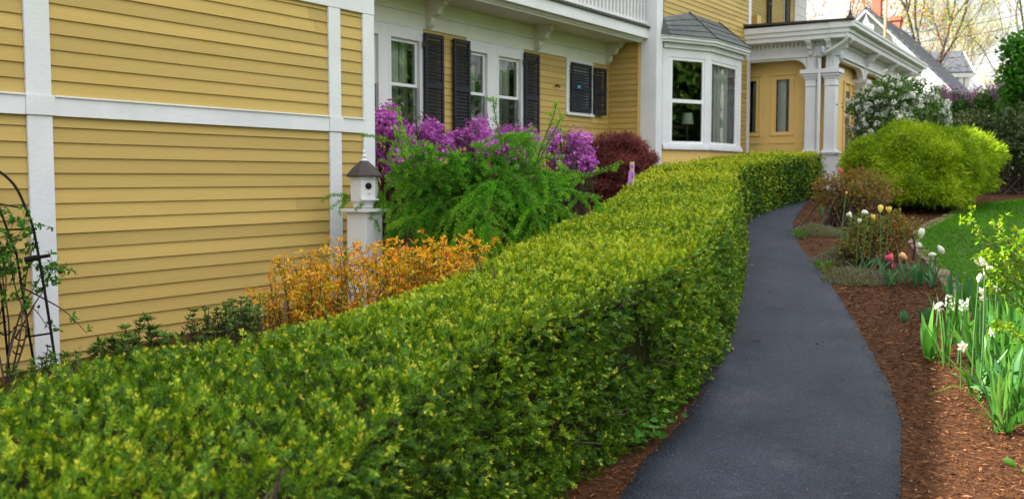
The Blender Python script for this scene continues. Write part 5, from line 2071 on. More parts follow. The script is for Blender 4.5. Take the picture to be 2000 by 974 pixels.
thread_shrub('threadleaf_cypress', 'big mounded chartreuse threadleaf cypress at the far edge of the lawn', 'shrub', 17.1,
             [((1800, 345), (130, 92), 0.2), ((1730, 320), (70, 62), 0.3), ((1880, 330), (72, 70), 0.4), ((1765, 285), (60, 40), 0.4), ((1840, 285), (70, 38), 0.5), ((1690, 330), (45, 40), 0.5), ((1800, 368), (118, 56), -0.25), ((1790, 335), (105, 72), -0.35), ((1850, 345), (80, 66), -0.15), ((1760, 255), (22, 18), 0.3)],
             40000, 'cypress', clump=(20, 0.30, 0.62), per=8, L=(0.055, 0.12), Wd=(0.009, 0.015), droop=-0.35, tone=0.5, sd=0.2, shell=0.45)

# snowball viburnum by the porch
vt, P, out = thread_shrub('white_viburnum', 'white flowering viburnum bush in front of the porch end', 'bush', 20.3,
                          [((1760, 225), (75, 58), 0), ((1710, 225), (48, 48), 0.2), ((1800, 225), (48, 45), 0), ((1740, 190), (55, 32), 0), ((1700, 265), (40, 40), 0.1), ((1820, 255), (30, 40), 0)],
                          2600, 'green_leaf', per=7, L=(0.05, 0.09), Wd=(0.03, 0.045), droop=-0.1, tone=0.5, sd=0.22, shell=0.6, jitter=0.07)
lv = Leaves()
for i in rng.choice(len(P), 420, replace=False):
    c = P[i] + out[i] * 0.09 + rng.normal(0, 0.03, 3)
    d = rand_dirs(26, -0.5, 1)
    lv.add(c + d * rng.uniform(0.04, 0.06), unit(np.cross(d, rand_dirs(26))), d, 0.040, 0.034, np.clip(rng.uniform(0.2, 1, 26), 0, 1))
lv.build('blossoms', M['white_bloom'], vt)

# lilacs behind, large-leaved dark rhododendron, leafy tree at the frame edge
def leafy_shrub(name, label, cat, D, lobes, n, mat, per, L, Wd, bloom=None, tone=0.45, group=None, shell=0.6, ovate=False, tips=50):
    base = gat(np.mean([l[0][0] for l in lobes]), D)
    t = thing(name, label, cat, base, group)
    L3 = clumpify([(at(px, py, D + dd), (mpx(rx, D), mpx(rx, D) * 0.9, mpx(ry, D))) for (px, py), (rx, ry), dd in lobes], 9, 0.38, 0.8)
    P, out = shrub_lobes(L3, n, shell)
    branch_fan(base, P[rng.choice(len(P), tips, replace=False)], 0.02, M['bark'], t, spread=0.2)
    lv = Leaves()
    cl = 0.2 * value_noise(P, 3.0, 81)
    cluster_leaves(lv, P, out, per, L, Wd, tone, 0.18, 0.1, 0.9, cl, L * 0.9)
    lv.build('foliage', M[mat], t, ovate=ovate)
    return t, P, out


for lab, D, lob, nb in (('purple lilac bush in front of the white gabled house', 24.5, [((1845, 222), (34, 36), 0), ((1862, 205), (20, 26), 0), ((1900, 222), (34, 28), 0.2)], 120),
                        ('purple lilac bush beside the bright leafy tree at the frame edge', 24.0, [((1950, 212), (40, 42), 0), ((1925, 222), (30, 30), 0), ((1975, 195), (25, 38), 0.2)], 130)):
    t, P, out = leafy_shrub('lilac_bush', lab, 'bush', D, lob, 1500, 'green_leaf', 6, 0.075, 0.05, group='lilacs behind the garden')
    lv = Leaves()
    hi = np.where(P[:, 2] > np.quantile(P[:, 2], 0.45))[0]
    for i in rng.choice(hi, nb, replace=False):
        ax = unit(np.array([0, 0, 0.8]) + out[i] * 0.7 + rng.normal(0, 0.2, 3))
        m_ = 60
        h = rng.uniform(0, 0.20, m_)
        rr = 0.042 * (1 - h / 0.24)
        d = rand_dirs(m_, -0.3, 0.6)
        lv.add(P[i] + out[i] * 0.08 + ax * h[:, None] + d * rr[:, None], d, rand_dirs(m_), 0.028, 0.022, rng.uniform(0, 1, m_))
    lv.build('blossoms', M['lilac_bloom'], t)
leafy_shrub('rhododendron_bush', 'large dark broad-leaved rhododendron behind the lawn at the frame edge', 'bush', 20.6,
            [((1960, 305), (78, 66), 0), ((1905, 320), (50, 50), 0.3), ((2040, 300), (70, 75), 0), ((1930, 265), (45, 30), 0), ((1985, 255), (45, 32), 0.1), ((1880, 262), (40, 26), 0.9)],
            2600, 'rhodo', 7, 0.12, 0.035, tone=0.5, shell=0.45)
leafy_shrub('flowering_shrub', 'small dark shrub between the viburnum and the rhododendron', 'shrub', 21.8, [((1870, 250), (40, 26), 0), ((1915, 245), (40, 24), 0)], 700, 'rhodo', 6, 0.07, 0.03, tone=0.6)


# bronze roses beside the path
for lab, D, lob, n in (('bronze-leaved rose bush with new red shoots at the bend of the path', 14.2, [((1670, 400), (60, 44), 0), ((1630, 375), (38, 28), 0), ((1705, 385), (45, 40), 0.2), ((1680, 350), (40, 20), 0.1), ((1605, 362), (18, 12), 0)], 1500),
                       ('lower bronze-leaved rose bush beside the stone lawn edging', 11.0, [((1715, 478), (62, 46), 0), ((1750, 455), (38, 40), 0.1), ((1680, 495), (40, 30), 0), ((1735, 510), (40, 26), -0.1)], 1400)):
    t, P, out = leafy_shrub('rose_bush', lab, 'bush', D, lob, n, 'rose_leaf', 6, 0.042, 0.024, tone=0.42, group='roses beside the path', shell=0.75, ovate=True, tips=90)
    # pale canes through it
    mb = MB()
    b = np.array(t.location)
    for i in range(13):
        q = P[rng.integers(len(P))] + np.array([0, 0, 0.05])
        bb = b + np.array([rng.normal(0, 0.15), rng.normal(0, 0.15), 0])
        bb[2] = float(gz(bb[0], bb[1]))
        mb.tube(smooth([bb, (bb + q) / 2 + rng.normal(0, 0.06, 3), q], 8), 0.005, 4, False)
    mb.build('canes', M['twig_red'], t)

# creeping thyme mats
for lab, (px, py), rx, ry, h in (('mauve-flowered creeping mat at the narrow bend of the path', (1598, 452), 54, 16, 0.20), ('mauve-flowered creeping mat below the bronze roses', (1645, 508), 62, 16, 0.20), ('brownish creeping mat nearest the pink tulip', (1672, 545), 66, 14, 0.17)):
    c = on_ground(px, py + 6)
    D = CA * c[0] + SA * c[1]
    t = thing('creeping_thyme', lab, 'ground cover', c, 'creeping mats along the path edge')
    n = 3600
    a, r_ = rng.uniform(0, 6.28, n), np.sqrt(rng.uniform(0, 1, n))
    dx, dd = mpx(rx, D) * r_ * np.cos(a), mpx(rx, D) * 0.8 * r_ * np.sin(a)
    P = c[None, :] + dx[:, None] * RGT + dd[:, None] * np.array([CA, SA, 0])
    P[:, 2] = gz(P[:, 0], P[:, 1]) + h * (1 - r_ ** 2) * rng.uniform(0.3, 1, n) * (0.75 + 0.35 * value_noise(P, 8, 3))
    lv = Leaves()
    cluster_leaves(lv, P, np.tile([0, 0, 1.0], (n, 1)), 5, 0.022, 0.007, 0.45, 0.25, 0.6, 0.8, None, 0.015)
    lv.build('foliage', M['thyme'], t)
    s = P[rng.choice(n, 420, replace=False)] + np.array([0, 0, 0.02])
    lv = Leaves()
    cluster_leaves(lv, s, np.tile([0, 0, 1.0], (420, 1)), 3, 0.012, 0.009, 0.5, 0.3, 0.4, 0.9, None, 0.012)
    lv.build('blossoms', M['thyme_bloom'], t)

# edging of the lawn
ep = LWs[52:152]
eb = thing('lawn_edging', 'curved pinkish stone edging between the mulch bed and the lawn', 'edging', (*dl(*ep[40])[:2], float(gz_D(ep[40][0]))))
mb = MB()
dist = np.r_[0, np.cumsum(np.linalg.norm(np.diff(ep, axis=0), axis=1))]
s_ = 0.0
while s_ < dist[-1] - 0.25:
    ln = rng.uniform(0.19, 0.24)
    q = [np.array([np.interp(v, dist, ep[:, 0]), np.interp(v, dist, ep[:, 1])]) for v in (s_, s_ + ln - 0.008)]
    t_ = unit(q[1] - q[0])
    nrm = np.array([-t_[1], t_[0]])
    V = []
    hh = rng.uniform(0.015, 0.035)
    for z_ in (-0.03, hh):
        for (a, o) in ((q[0], -0.07), (q[1], -0.07), (q[1], 0.09), (q[0], 0.09)):
            p = a + nrm * (o + rng.normal(0, 0.006))
            V.append([CA * p[0] + SA * p[1], SA * p[0] - CA * p[1], float(gz_D(p[0])) + z_ + (rng.normal(0, 0.004) if z_ > 0 else 0)])
    mb.hexa(V)
    s_ += ln
mb.build('edging_stones', M['stone_edge'], eb, bevel=0.008)


# ------------------------------------------------------------------ bulbs
def strap_leaf(acc, base, d, length, width, bend=1.2, segs=7, twist=0.0, tone=0.5, tipf=0.25, out=None):
    """A keeled strap leaf; acc collects (verts, faces, tones)."""
    P = bend_path(base, d, length, length / segs, out if out is not None else (0, 0, -bend / max(length, 0.05)), 0.03)
    T = unit(np.gradient(P, axis=0))
    h = np.array([d[0], d[1], 0.0])
    if np.linalg.norm(h) < 1e-3:
        h = rand_dirs(1)[0] * [1, 1, 0]
    s0 = unit(np.cross([0, 0, 1.0], h))
    n = len(P)
    b = acc['n']
    for i in range(n):
        t = i / (n - 1)
        w = width * (0.55 + 0.9 * t if t < 0.5 else 1.0) * (1 if t < tipf * 2 else max(0.04, 1 - ((t - 2 * tipf) / (1 - 2 * tipf)) ** 2.2))
        an = twist * t
        u = np.cross(s0, T[i])
        sv = s0 * math.cos(an) + u * math.sin(an)
        k = np.cross(T[i], sv)
        acc['v'] += [P[i] - sv * w / 2, P[i] - k * w * 0.16, P[i] + sv * w / 2]
    for i in range(n - 1):
        a = b + i * 3
        acc['f'] += [(a, a + 1, a + 4, a + 3), (a + 1, a + 2, a + 5, a + 4)]
        acc['t'] += [tone + rng.normal(0, 0.04)] * 2
    acc['n'] += 3 * n


def new_acc():
    return {'v': [], 'f': [], 't': [], 'n': 0}


def build_acc(acc, name, mat, parent, sm_=True):
    me = np_mesh(name, np.array(acc['v']), np.array(acc['f']), np.clip(np.array(acc['t']), 0, 1), sm_)
    return link(me, name, mat, parent)


def petal_patch(acc, c, ax, a, prof, wid, tone, rowsn=6, colsn=5):
    """One cupped petal: c base centre, ax axis, a angle, prof(t)->(radius, height), wid = angular width(t)."""
    e1 = unit(np.cross(ax, [0.3, 0.9, 0.1]))
    e2 = np.cross(ax, e1)
    b = acc['n']
    for i in range(rowsn):
        t = i / (rowsn - 1)
        r_, h = prof(t)
        for j in range(colsn):
            s_ = (j / (colsn - 1) - 0.5)
            an = a + s_ * wid(t)
            rr = r_ * (1 - 0.10 * abs(s_ * 2) ** 2)
            acc['v'].append(c + ax * h + (e1 * math.cos(an) + e2 * math.sin(an)) * rr)
    for i in range(rowsn - 1):
        for j in range(colsn - 1):
            q = b + i * colsn + j
            acc['f'].append((q, q + 1, q + colsn + 1, q + colsn))
            acc['t'].append(tone + 0.25 * (i / rowsn - 0.5) + rng.normal(0, 0.05))
    acc['n'] += rowsn * colsn


def tulip(label, px, py, D, h_px, mat, group, open_=0.0, leaves=3, lean=0.0, size=1.0, leafmat='strap_blue', leaf_len=0.26):
    """Tulip with its bloom centred on (px, py) at depth D; the stem runs down to the ground."""
    top = at(px, py + h_px / 2, D)
    b = gat(px + rng.normal(0, 6), D + rng.normal(0, 0.05))
    t = thing('tulip', label, 'tulip', b, group)
    mb = MB()
    P = smooth([b - [0, 0, 0.02], b * 0.5 + top * 0.5 + rng.normal(0, 0.012, 3), top], 10)
    mb.tube(P, 0.0045, 6, False)
    mb.build('stem', M['bark_green'], t, smooth_=True)
    hgt = mpx(h_px, D) * size
    R_ = hgt * 0.36
    ax = unit(P[-1] - P[-2] + rng.normal(0, 0.06, 3))
    acc = new_acc()

    def prof(t_):
        r0 = R_ * math.sin(min(1, 0.10 + t_ * 1.05) * math.pi * 0.56) ** 0.8
        r0 *= (1 - 0.45 * max(0, t_ - 0.55) / 0.45) + open_ * t_ * t_ * 1.2
        return r0, hgt * t_ * (1 - 0.25 * open_)
    for ring in (0, 1):
        for k in range(3):
            petal_patch(acc, top, ax, 2 * math.pi * (k + 0.5 * ring) / 3 + 0.3, lambda q, g=ring: tuple(np.array(prof(q)) * (1 - 0.06 * g, 1 - 0.02 * g)), lambda q: 2.2 * (1 if q < 0.6 else max(0.12, 1 - ((q - 0.6) / 0.4) ** 2)) * (1 - 0.3 * open_), 0.5 + 0.3 * ring - 0.3)
    build_acc(acc, 'bloom', M[mat], t)
    if leaves:
        for k in range(leaves):
            acc = new_acc()
            a = rng.uniform(0, 6.28)
            d = unit(np.array([math.cos(a) * 0.35, math.sin(a) * 0.35, 1]))
            strap_leaf(acc, b + d * 0.005, d, leaf_len * rng.uniform(0.75, 1.15), 0.030 * rng.uniform(0.8, 1.15), rng.uniform(0.5, 1.3), 8, rng.normal(0, 0.4), rng.uniform(0.2, 0.8), 0.3)
            build_acc(acc, 'leaf', M[leafmat], t)
    return t


M['bark_green'] = paint('green_stem', (0.075, 0.17, 0.045), (0.05, 0.12, 0.03), 0.5, 9, 0.1)
GT = 'tulips beside the path'
tulip('upper of the two stacked white tulips, nearer the bronze rose', 1798, 456, 9.7, 19, 'tulip_white', GT, 0.0, 4, size=1.1)
tulip('lower, half-open white tulip just under the tall white one', 1800, 474, 9.6, 16, 'tulip_white', GT, 0.1, 3)
tulip('tall white tulip leaning out over the lawn edging', 1831, 470, 9.55, 19, 'tulip_white', GT, 0.0, 4, size=1.1)
tulip('narrow closed white tulip bud hanging below the one by the lawn', 1829, 488, 9.5, 19, 'tulip_white', GT, -0.15, 3, size=0.9)
tulip('open deep pink tulip low beside the path mats', 1742, 503, 9.7, 16, 'tulip_pink', GT, 0.55, 4, size=1.2)
tulip('small pink and white tulip drooping under the deep pink one', 1741, 515, 9.6, 12, 'tulip_pink', GT, 0.3, 2)
tulip('peach tulip between the pink tulip and the white pair', 1771, 497, 9.8, 18, 'tulip_peach', GT, 0.1, 4)
tulip('pale yellow tulip, left of the two tall yellow ones over the roses', 1719, 407, 10.35, 15, 'tulip_yellow', GT, 0.25, 2, size=1.05)
tulip('pale yellow wide-open tulip, right of the two tall ones over the roses', 1736, 409, 10.35, 14, 'tulip_yellow', GT, 0.45, 2, size=1.05)
tulip('closed white tulip next to the tall yellow pair', 1696, 409, 10.35, 15, 'tulip_white', GT, 0.0, 2, size=1.05)
tulip('small yellow tulip below the tall yellow pair', 1706, 424, 10.3, 13, 'tulip_yellow', GT, 0.2, 2)
tulip('round white tulip low among the bronze rose leaves', 1663, 418, 12.7, 13, 'tulip_white', GT, 0.5, 2)
tulip('white tulip sunk in the leaves between the round white and small yellow ones', 1677, 431, 10.4, 11, 'tulip_white', GT, 0.4, 2)
tulip('left white tulip of the far pair behind the bronze rose', 1673, 355, 15.2, 8, 'tulip_white', GT, 0.4, 1)
tulip('right white tulip of the far pair behind the bronze rose', 1685, 354, 15.2, 8, 'tulip_white', GT, 0.4, 1)
tulip('pink tulip standing against the porch column, far along the path', 1641, 335, 15.6, 11, 'tulip_pink', GT, 0.3, 1, size=1.1)
# tall seed stalk by the bend
b = gat(1645, 12.9)
t = thing('seed_stalk', 'single tall pale stalk with a bare tip beside the creeping mat', 'plant', b)
mb = MB()
mb.tube(smooth([b, at(1647, 420, 12.9), at(1652, 380, 12.9)], 12), np.linspace(0.010, 0.006, 12), 6)
mb.build('stem', M['bark_green'], t)
mb = MB()
p = at(1653, 378, 12.9)
mb.lathe((p[0], p[1], p[2]), [(0.006, -0.01), (0.016, 0.006), (0.014, 0.02), (0.004, 0.03)], 8)
mb.build('bud', M['tulip_peach'], t)


def leaf_clump(name, label, cat, px, py, n, length, width, mat, spread=0.06, lean=0.45, bend=1.0, group=None, segs=8, tipf=0.25, dirbias=(0, 0, 0), tw=0.5):
    b = on_ground(px, py)
    t = thing(name, label, cat, b, group)
    acc = new_acc()
    for _ in range(n):
        a = rng.uniform(0, 6.28)
        rr = spread * math.sqrt(rng.uniform())
        p = b + np.array([math.cos(a) * rr, math.sin(a) * rr, 0])
        p[2] = float(gz(p[0], p[1])) - 0.01
        a2 = a + rng.normal(0, 0.7)
        ln_ = abs(rng.normal(0, lean))
        d = unit(np.array([math.cos(a2) * ln_, math.sin(a2) * ln_, 1.0]) + np.array(dirbias))
        strap_leaf(acc, p, d, length * rng.uniform(0.65, 1.2), width * rng.uniform(0.7, 1.2), bend * rng.uniform(0.3, 1.5), segs, rng.normal(0, tw), np.clip(0.5 + rng.normal(0, 0.2), 0, 1), tipf)
    build_acc(acc, 'foliage', M[mat], t)
    return t, b


# leaf masses of the near right bed: (px, py of the base)
GD = 'bulb leaf clumps in the near bed'
clumps = [
    ('broad sword-leaved iris clump at the left front of the near bed', 1812, 700, 8, 0.34, 0.056, 'strap', 0.04, 0.35, 0.4, (-0.15, 0.1, 0)),
    ('thin grassy bulb clump just right of the front iris', 1846, 716, 14, 0.32, 0.012, 'strap', 0.03, 0.16, 0.6, (0, 0, 0)),
    ('dense upright clump of narrow leaves below the white hyacinths', 1868, 672, 24, 0.36, 0.032, 'strap', 0.10, 0.25, 0.7, (0, 0, 0)),
    ('tall fresh green clump of narrow leaves behind the hyacinths', 1890, 640, 50, 0.38, 0.022, 'strap', 0.16, 0.20, 0.5, (0, 0, 0)),
    ('broad-leaved tulip clump behind the narrow-leaved clumps', 1880, 610, 12, 0.34, 0.05, 'strap_blue', 0.14, 0.3, 0.5, (0, 0, 0)),
    ('broad grey-green leaf clump under the rose canes', 1920, 716, 20, 0.42, 0.064, 'strap', 0.12, 0.35, 0.7, (0, 0, 0)),
    ('broad-leaved clump at the right frame edge under the rose canes', 1985, 740, 24, 0.42, 0.062, 'strap', 0.15, 0.35, 0.7, (0, 0, 0)),
    ('tall slender leaf clump between the rose canes and the lawn', 1975, 690, 34, 0.44, 0.026, 'strap', 0.16, 0.2, 0.5, (0, 0, 0)),
    ('loose daffodil clump with long arching leaves, nearest the camera', 1960, 842, 24, 0.40, 0.024, 'strap', 0.05, 0.45, 0.9, (0, 0, 0)),
    ('bright narrow-leaved clump at the right edge near the bottom of the bed', 1998, 825, 30, 0.38, 0.028, 'strap', 0.07, 0.35, 0.8, (0, 0, 0)),
    ('leaf clump in the middle of the near bed behind the front daffodils', 1945, 770, 24, 0.36, 0.036, 'strap', 0.10, 0.35, 0.8, (0, 0, 0)),
    ('wide blue-green iris fan between the grassy clump and the rose canes', 1905, 690, 9, 0.36, 0.060, 'strap_blue', 0.06, 0.4, 0.7, (-0.1, 0, 0)),
    ('broad arching leaf clump just behind the nearest daffodil clump', 1975, 800, 16, 0.40, 0.055, 'strap_blue', 0.10, 0.45, 1.0, (0, 0, 0)),
    ('dark tulip leaf clump below the pink tulip', 1745, 558, 12, 0.24, 0.03, 'strap_blue', 0.12, 0.35, 0.8, (0, 0, 0)),
    ('dark tulip leaf clump below the white tulips', 1800, 556, 16, 0.28, 0.034, 'strap_blue', 0.13, 0.35, 0.8, (0, 0, 0)),
    ('blue-green tulip leaf clump beside the first bronze rose', 1618, 428, 10, 0.24, 0.04, 'strap_blue', 0.12, 0.2, 0.5, (0, 0, 0)),
]
for (lab, px, py, n, L_, w_, m_, sp, le, be, db) in clumps:
    leaf_clump('bulb_leaf_clump', lab, 'plant', px, py, n, L_, w_, m_, sp, le, be, GD, dirbias=db)
# a leaf flopped towards the path, and two lying low beside the iris
b = on_ground(1958, 850)
t = thing('flopped_bulb_leaf', 'long folded bulb leaf flopped over the mulch towards the path', 'plant', b)
acc = new_acc()
for pts, w_, tone in (([(1958, 846), (1925, 800), (1890, 762), (1862, 752), (1842, 760), (1812, 768)], 0.022, 0.75), ([(1948, 848), (1915, 815), (1885, 785), (1868, 774)], 0.014, 0.5)):
    D0, D1 = CA * b[0] + SA * b[1], CA * b[0] + SA * b[1] + 0.15
    P = smooth([at(a, c, D0 + (D1 - D0) * i / 5) for i, (a, c) in enumerate(pts)], 16)
    T = unit(np.gradient(P, axis=0))
    bb = acc['n']
    for i in range(16):
        t_ = i / 15
        w = w_ * (1 if t_ < 0.8 else max(0.1, 1 - (t_ - 0.8) / 0.2))
        sv = unit(np.cross(T[i], [0.2, 0.1, 1.0]))
        acc['v'] += [P[i] - sv * w / 2, P[i] - np.array([0, 0, w * 0.2]), P[i] + sv * w / 2]
    for i in range(15):
        a = bb + i * 3
        acc['f'] += [(a, a + 1, a + 4, a + 3), (a + 1, a + 2, a + 5, a + 4)]
        acc['t'] += [tone, tone]
    acc['n'] += 48
build_acc(acc, 'leaf', M['strap'], t)
t, b = leaf_clump('bulb_leaf_clump', 'two short leaves lying low on the mulch left of the front iris', 'plant', 1818, 706, 3, 0.16, 0.022, 'strap', 0.02, 1.6, 1.6, GD, dirbias=(-0.5, 0.6, 0))
leaf_clump('bulb_leaf_clump', 'small rounded blue-green tulip leaves alone on the mulch', 'plant', 1768, 628, 4, 0.11, 0.045, 'strap_blue', 0.03, 0.35, 0.3, GD, tipf=0.34)
leaf_clump('bulb_leaf_clump', 'short striped blue-green tulip leaves next to the hyacinths', 'plant', 1806, 628, 7, 0.13, 0.045, 'strap_blue', 0.06, 0.35, 0.3, GD, tipf=0.34)
t, b = leaf_clump('bulb_leaf_clump', 'single crinkled broad leaf at the right frame edge on the lit mulch', 'plant', 2004, 918, 4, 0.13, 0.06, 'strap', 0.02, 0.6, 0.8, GD)


def daffodil(label, px, py, D, face, size=0.07, group='white narcissus in the near bed', stem=True):
    size *= 0.85
    c = at(px, py, D)
    b = gat(px + 10, D + 0.02)
    t = thing('white_narcissus', label, 'flower', b, group)
    ax = unit(np.array(face, float))
    mb = MB()
    mb.tube(smooth([b, b * 0.35 + c * 0.65 + np.array([0.01, 0.01, 0.06]), c - ax * 0.012], 14), 0.0032, 6, False)
    mb.build('stem', M['bark_green'], t, smooth_=True)
    lv = Leaves()
    e = perp(ax[None])[0]
    f_ = np.cross(ax, e)
    for k in range(6):
        a = 2 * math.pi * k / 6 + 0.2
        lv.add(c, unit(e * math.cos(a) + f_ * math.sin(a) + ax * (0.05 - 0.25 * (k % 2))), ax, size * 0.52, size * 0.34, rng.uniform(0.4, 1))
    lv.build('bloom', M['white_bloom'], t, ovate=True)
    acc = new_acc()
    for k in range(4):
        petal_patch(acc, c, ax, k * math.pi / 2, lambda q: (size * (0.07 + 0.10 * q), size * 0.24 * q), lambda q: 1.7, 0.6, 4, 4)
    build_acc(acc, 'cup', M['daffodil_cup'], t)


daffodil('white narcissus with a peach cup facing the path, over the broad leaves', 1880, 676, 6.15, (-0.9, -0.35, 0.1), 0.085)
daffodil('white narcissus bent sideways higher up beside the rose cane', 1937, 648, 6.0, (-0.5, 0.8, -0.1), 0.08)
daffodil('white narcissus under the upper rose canes', 1918, 568, 6.3, (-0.8, 0.2, -0.4), 0.07)
daffodil('white narcissus just below the one under the rose canes', 1920, 582, 6.3, (-0.8, -0.2, -0.3), 0.065)
daffodil('faded cream narcissus in the middle of the rose canes', 1948, 562, 6.2, (-0.6, -0.5, 0.2), 0.065)
GT2 = 'white tulips among the rose canes'
tulip('upper white tulip wrapped in the sunlit rose canes', 1927, 504, 6.0, 26, 'tulip_white', GT2, 0.15, 2, size=1.0, leafmat='strap', leaf_len=0.34)
tulip('lower white tulip pressed against the upper one in the sunlit rose canes', 1923, 525, 5.95, 24, 'tulip_white', GT2, 0.2, 2, size=1.0, leafmat='strap', leaf_len=0.34)
tulip('narrow white tulip bud left of the sunlit pair, in the rose canes', 1911, 541, 6.0, 20, 'tulip_white', GT2, -0.1, 2, size=0.9, leafmat='strap', leaf_len=0.3)
for lab, px, py, D, h in (('full white hyacinth standing between two shorter ones', 1855, 590, 6.9, 30), ('low white hyacinth left of the full one', 1833, 597, 6.9, 14), ('white hyacinth right of the full one', 1882, 594, 6.8, 20)):
    c = at(px, py, D)
    b = gat(px, D)
    t = thing('white_hyacinth', lab, 'flower', b, 'white hyacinths in the near bed')
    mb = MB()
    mb.tube([b, c], 0.006, 6, False)
    mb.build('stem', M['bark_green'], t)
    lv = Leaves()
    hh = mpx(h, D)
    n = 22
    z_ = rng.uniform(-0.5, 0.5, n) * hh
    o = rand_dirs(n, -0.2, 0.4)
    Pq = c + o * np.array([0.03, 0.03, 0.0]) + np.stack([0 * z_, 0 * z_, z_], 1)
    flower5(lv, Pq, o, 0.013, 0.006, 0.2, 0.35, 6, 0.1)
    lv.build('bloom', M['white_bloom'], t)

# sunlit rose canes at the right frame edge
RD = 5.75
rb = on_ground(2015, 800)
ro = thing('sunlit_rose', 'sunlit rose with yellow-green new leaves arching over the white tulips', 'rose', rb)
st, lv = MB(), Leaves()
canes = [[(2030, 640), (1985, 590), (1945, 555), (1915, 520), (1912, 505)], [(2040, 620), (2000, 530), (1960, 490), (1920, 468), (1905, 445), (1888, 420)], [(2040, 560), (2000, 510), (1975, 480), (1958, 455), (1945, 440)],
         [(2050, 500), (2010, 470), (1985, 462), (1965, 475)], [(2040, 600), (1990, 560), (1950, 530), (1930, 495)], [(2060, 560), (2020, 520), (1990, 500), (1960, 500), (1940, 505)], [(2040, 700), (1990, 660), (1950, 648)], [(2050, 480), (2015, 478), (2000, 470)],
         [(2060, 590), (2010, 560), (1975, 540), (1950, 540)], [(2045, 540), (2005, 505), (1990, 520), (1975, 515)]]
for c in canes:
    j = rng.normal(0, 0.12)
    P = smooth([rb * 0.25 + at(*c[0], RD + j) * 0.75] + [at(a, b_, RD + j + rng.normal(0, 0.03)) for a, b_ in c], 34)
    st.tube(P, np.linspace(0.0045, 0.0018, 34), 5, False)
    for i in range(6, 34, 1):
        if rng.uniform() < 0.25:
            continue
        Q = bend_path(P[i], unit(rand_dirs(1)[0] + np.array([0, 0, 0.4]) + 0.5 * unit(P[i] - P[i - 1])), rng.uniform(0.04, 0.09), 0.02, (0, 0, -0.4), 0.08)
        st.tube(Q, 0.0012, 3, False)
        tipn = i / 33
        for jx in range(1, len(Q)):
            c_ = 2 if jx < len(Q) - 1 else 3
            d = unit(rand_dirs(c_) * 0.9 + unit(Q[jx] - Q[jx - 1]) * 0.5)
            lv.add(np.tile(Q[jx], (c_, 1)), d, unit(np.array([0.1, -0.1, 1.0]) + rng.normal(0, 0.45, (c_, 3))), rng.uniform(0.026, 0.044, c_), rng.uniform(0.016, 0.024, c_), np.clip(0.42 + 0.2 * tipn + rng.normal(0, 0.2, c_), 0, 1))
st.build('canes', M['twig_red'], ro)
lv.build('foliage', M['young_leaf'], ro, ovate=True)

# violets and ivy at the hedge foot
n = 300
lv = Leaves()
cen = [on_ground(px, py) for px, py in [(1300, 858), (1330, 820), (1350, 790), (1362, 765), (1345, 770), (1318, 838), (1285, 872), (1268, 885)]]
for c in cen:
    m_ = 24
    p = c + np.stack([rng.normal(0, 0.085, m_), rng.normal(0, 0.07, m_), np.zeros(m_)], 1)
    Dv, Lv = CA * p[:, 0] + SA * p[:, 1], SA * p[:, 0] - CA * p[:, 1]
    p = p[Lv < np.interp(Dv, Dq, PL[:, 1]) - 0.03]
    m_ = len(p)
    p[:, 2] = gz(p[:, 0], p[:, 1]) + rng.uniform(0.03, 0.12, m_)
    d = rand_dirs(m_, -0.3, 0.2)
    lv.add(p, d, unit(np.array([0.1, -0.5, 1.0]) + rng.normal(0, 0.35, (m_, 3))), rng.uniform(0.035, 0.06, m_), rng.uniform(0.035, 0.055, m_), np.clip(0.5 + rng.normal(0, 0.22, m_), 0, 1))
tag(lv.build('violet_leaves', M['bright_leaf'], None, ovate=True), kind='stuff')
for px, py in ((1603, 470), (1650, 520), (1616, 565)):
    pass
for lab, px, py in (('bright green seedling tuft at the path edge by the first creeping mat', 1562, 466), ('bright green seedling tuft at the path edge by the second creeping mat', 1610, 533)):
    b = on_ground(px, py)
    t = thing('seedling_tuft', lab, 'plant', b, 'seedlings at the path edge')
    lv = Leaves()
    n = 24
    P = b + np.stack([rng.normal(0, 0.05, n), rng.normal(0, 0.05, n), rng.uniform(0.01, 0.09, n)], 1)
    cluster_leaves(lv, P, np.tile([0, 0, 1.0], (n, 1)), 3, 0.05, 0.02, 0.6, 0.2)
    lv.build('foliage', M['bright_leaf'], t)


# ------------------------------------------------------------------ beyond the garden: houses, poles, wires, trees
def uvquad(name, quads, mat, parent):
    """Quads with UVs in metres (for shingles)."""
    me = bpy.data.meshes.new(name)
    V, F = [], []
    for q in quads:
        b = len(V)
        V += [tuple(map(float, p)) for p in q]
        F.append((b, b + 1, b + 2, b + 3))
    me.from_pydata(V, [], F)
    uv = me.uv_layers.new(name='UVMap')
    for i, q in enumerate(quads):
        q = [np.array(p, float) for p in q]
        w, h = np.linalg.norm(q[1] - q[0]), np.linalg.norm(q[3] - q[0])
        for k, c in enumerate(((0, 0), (w, 0), (w, h), (0, h))):
            uv.data[i * 4 + k].uv = c
    me.update()
    o = link(me, name, mat, parent)
    s_ = o.modifiers.new('thickness', 'SOLIDIFY')
    s_.thickness = 0.12
    return o


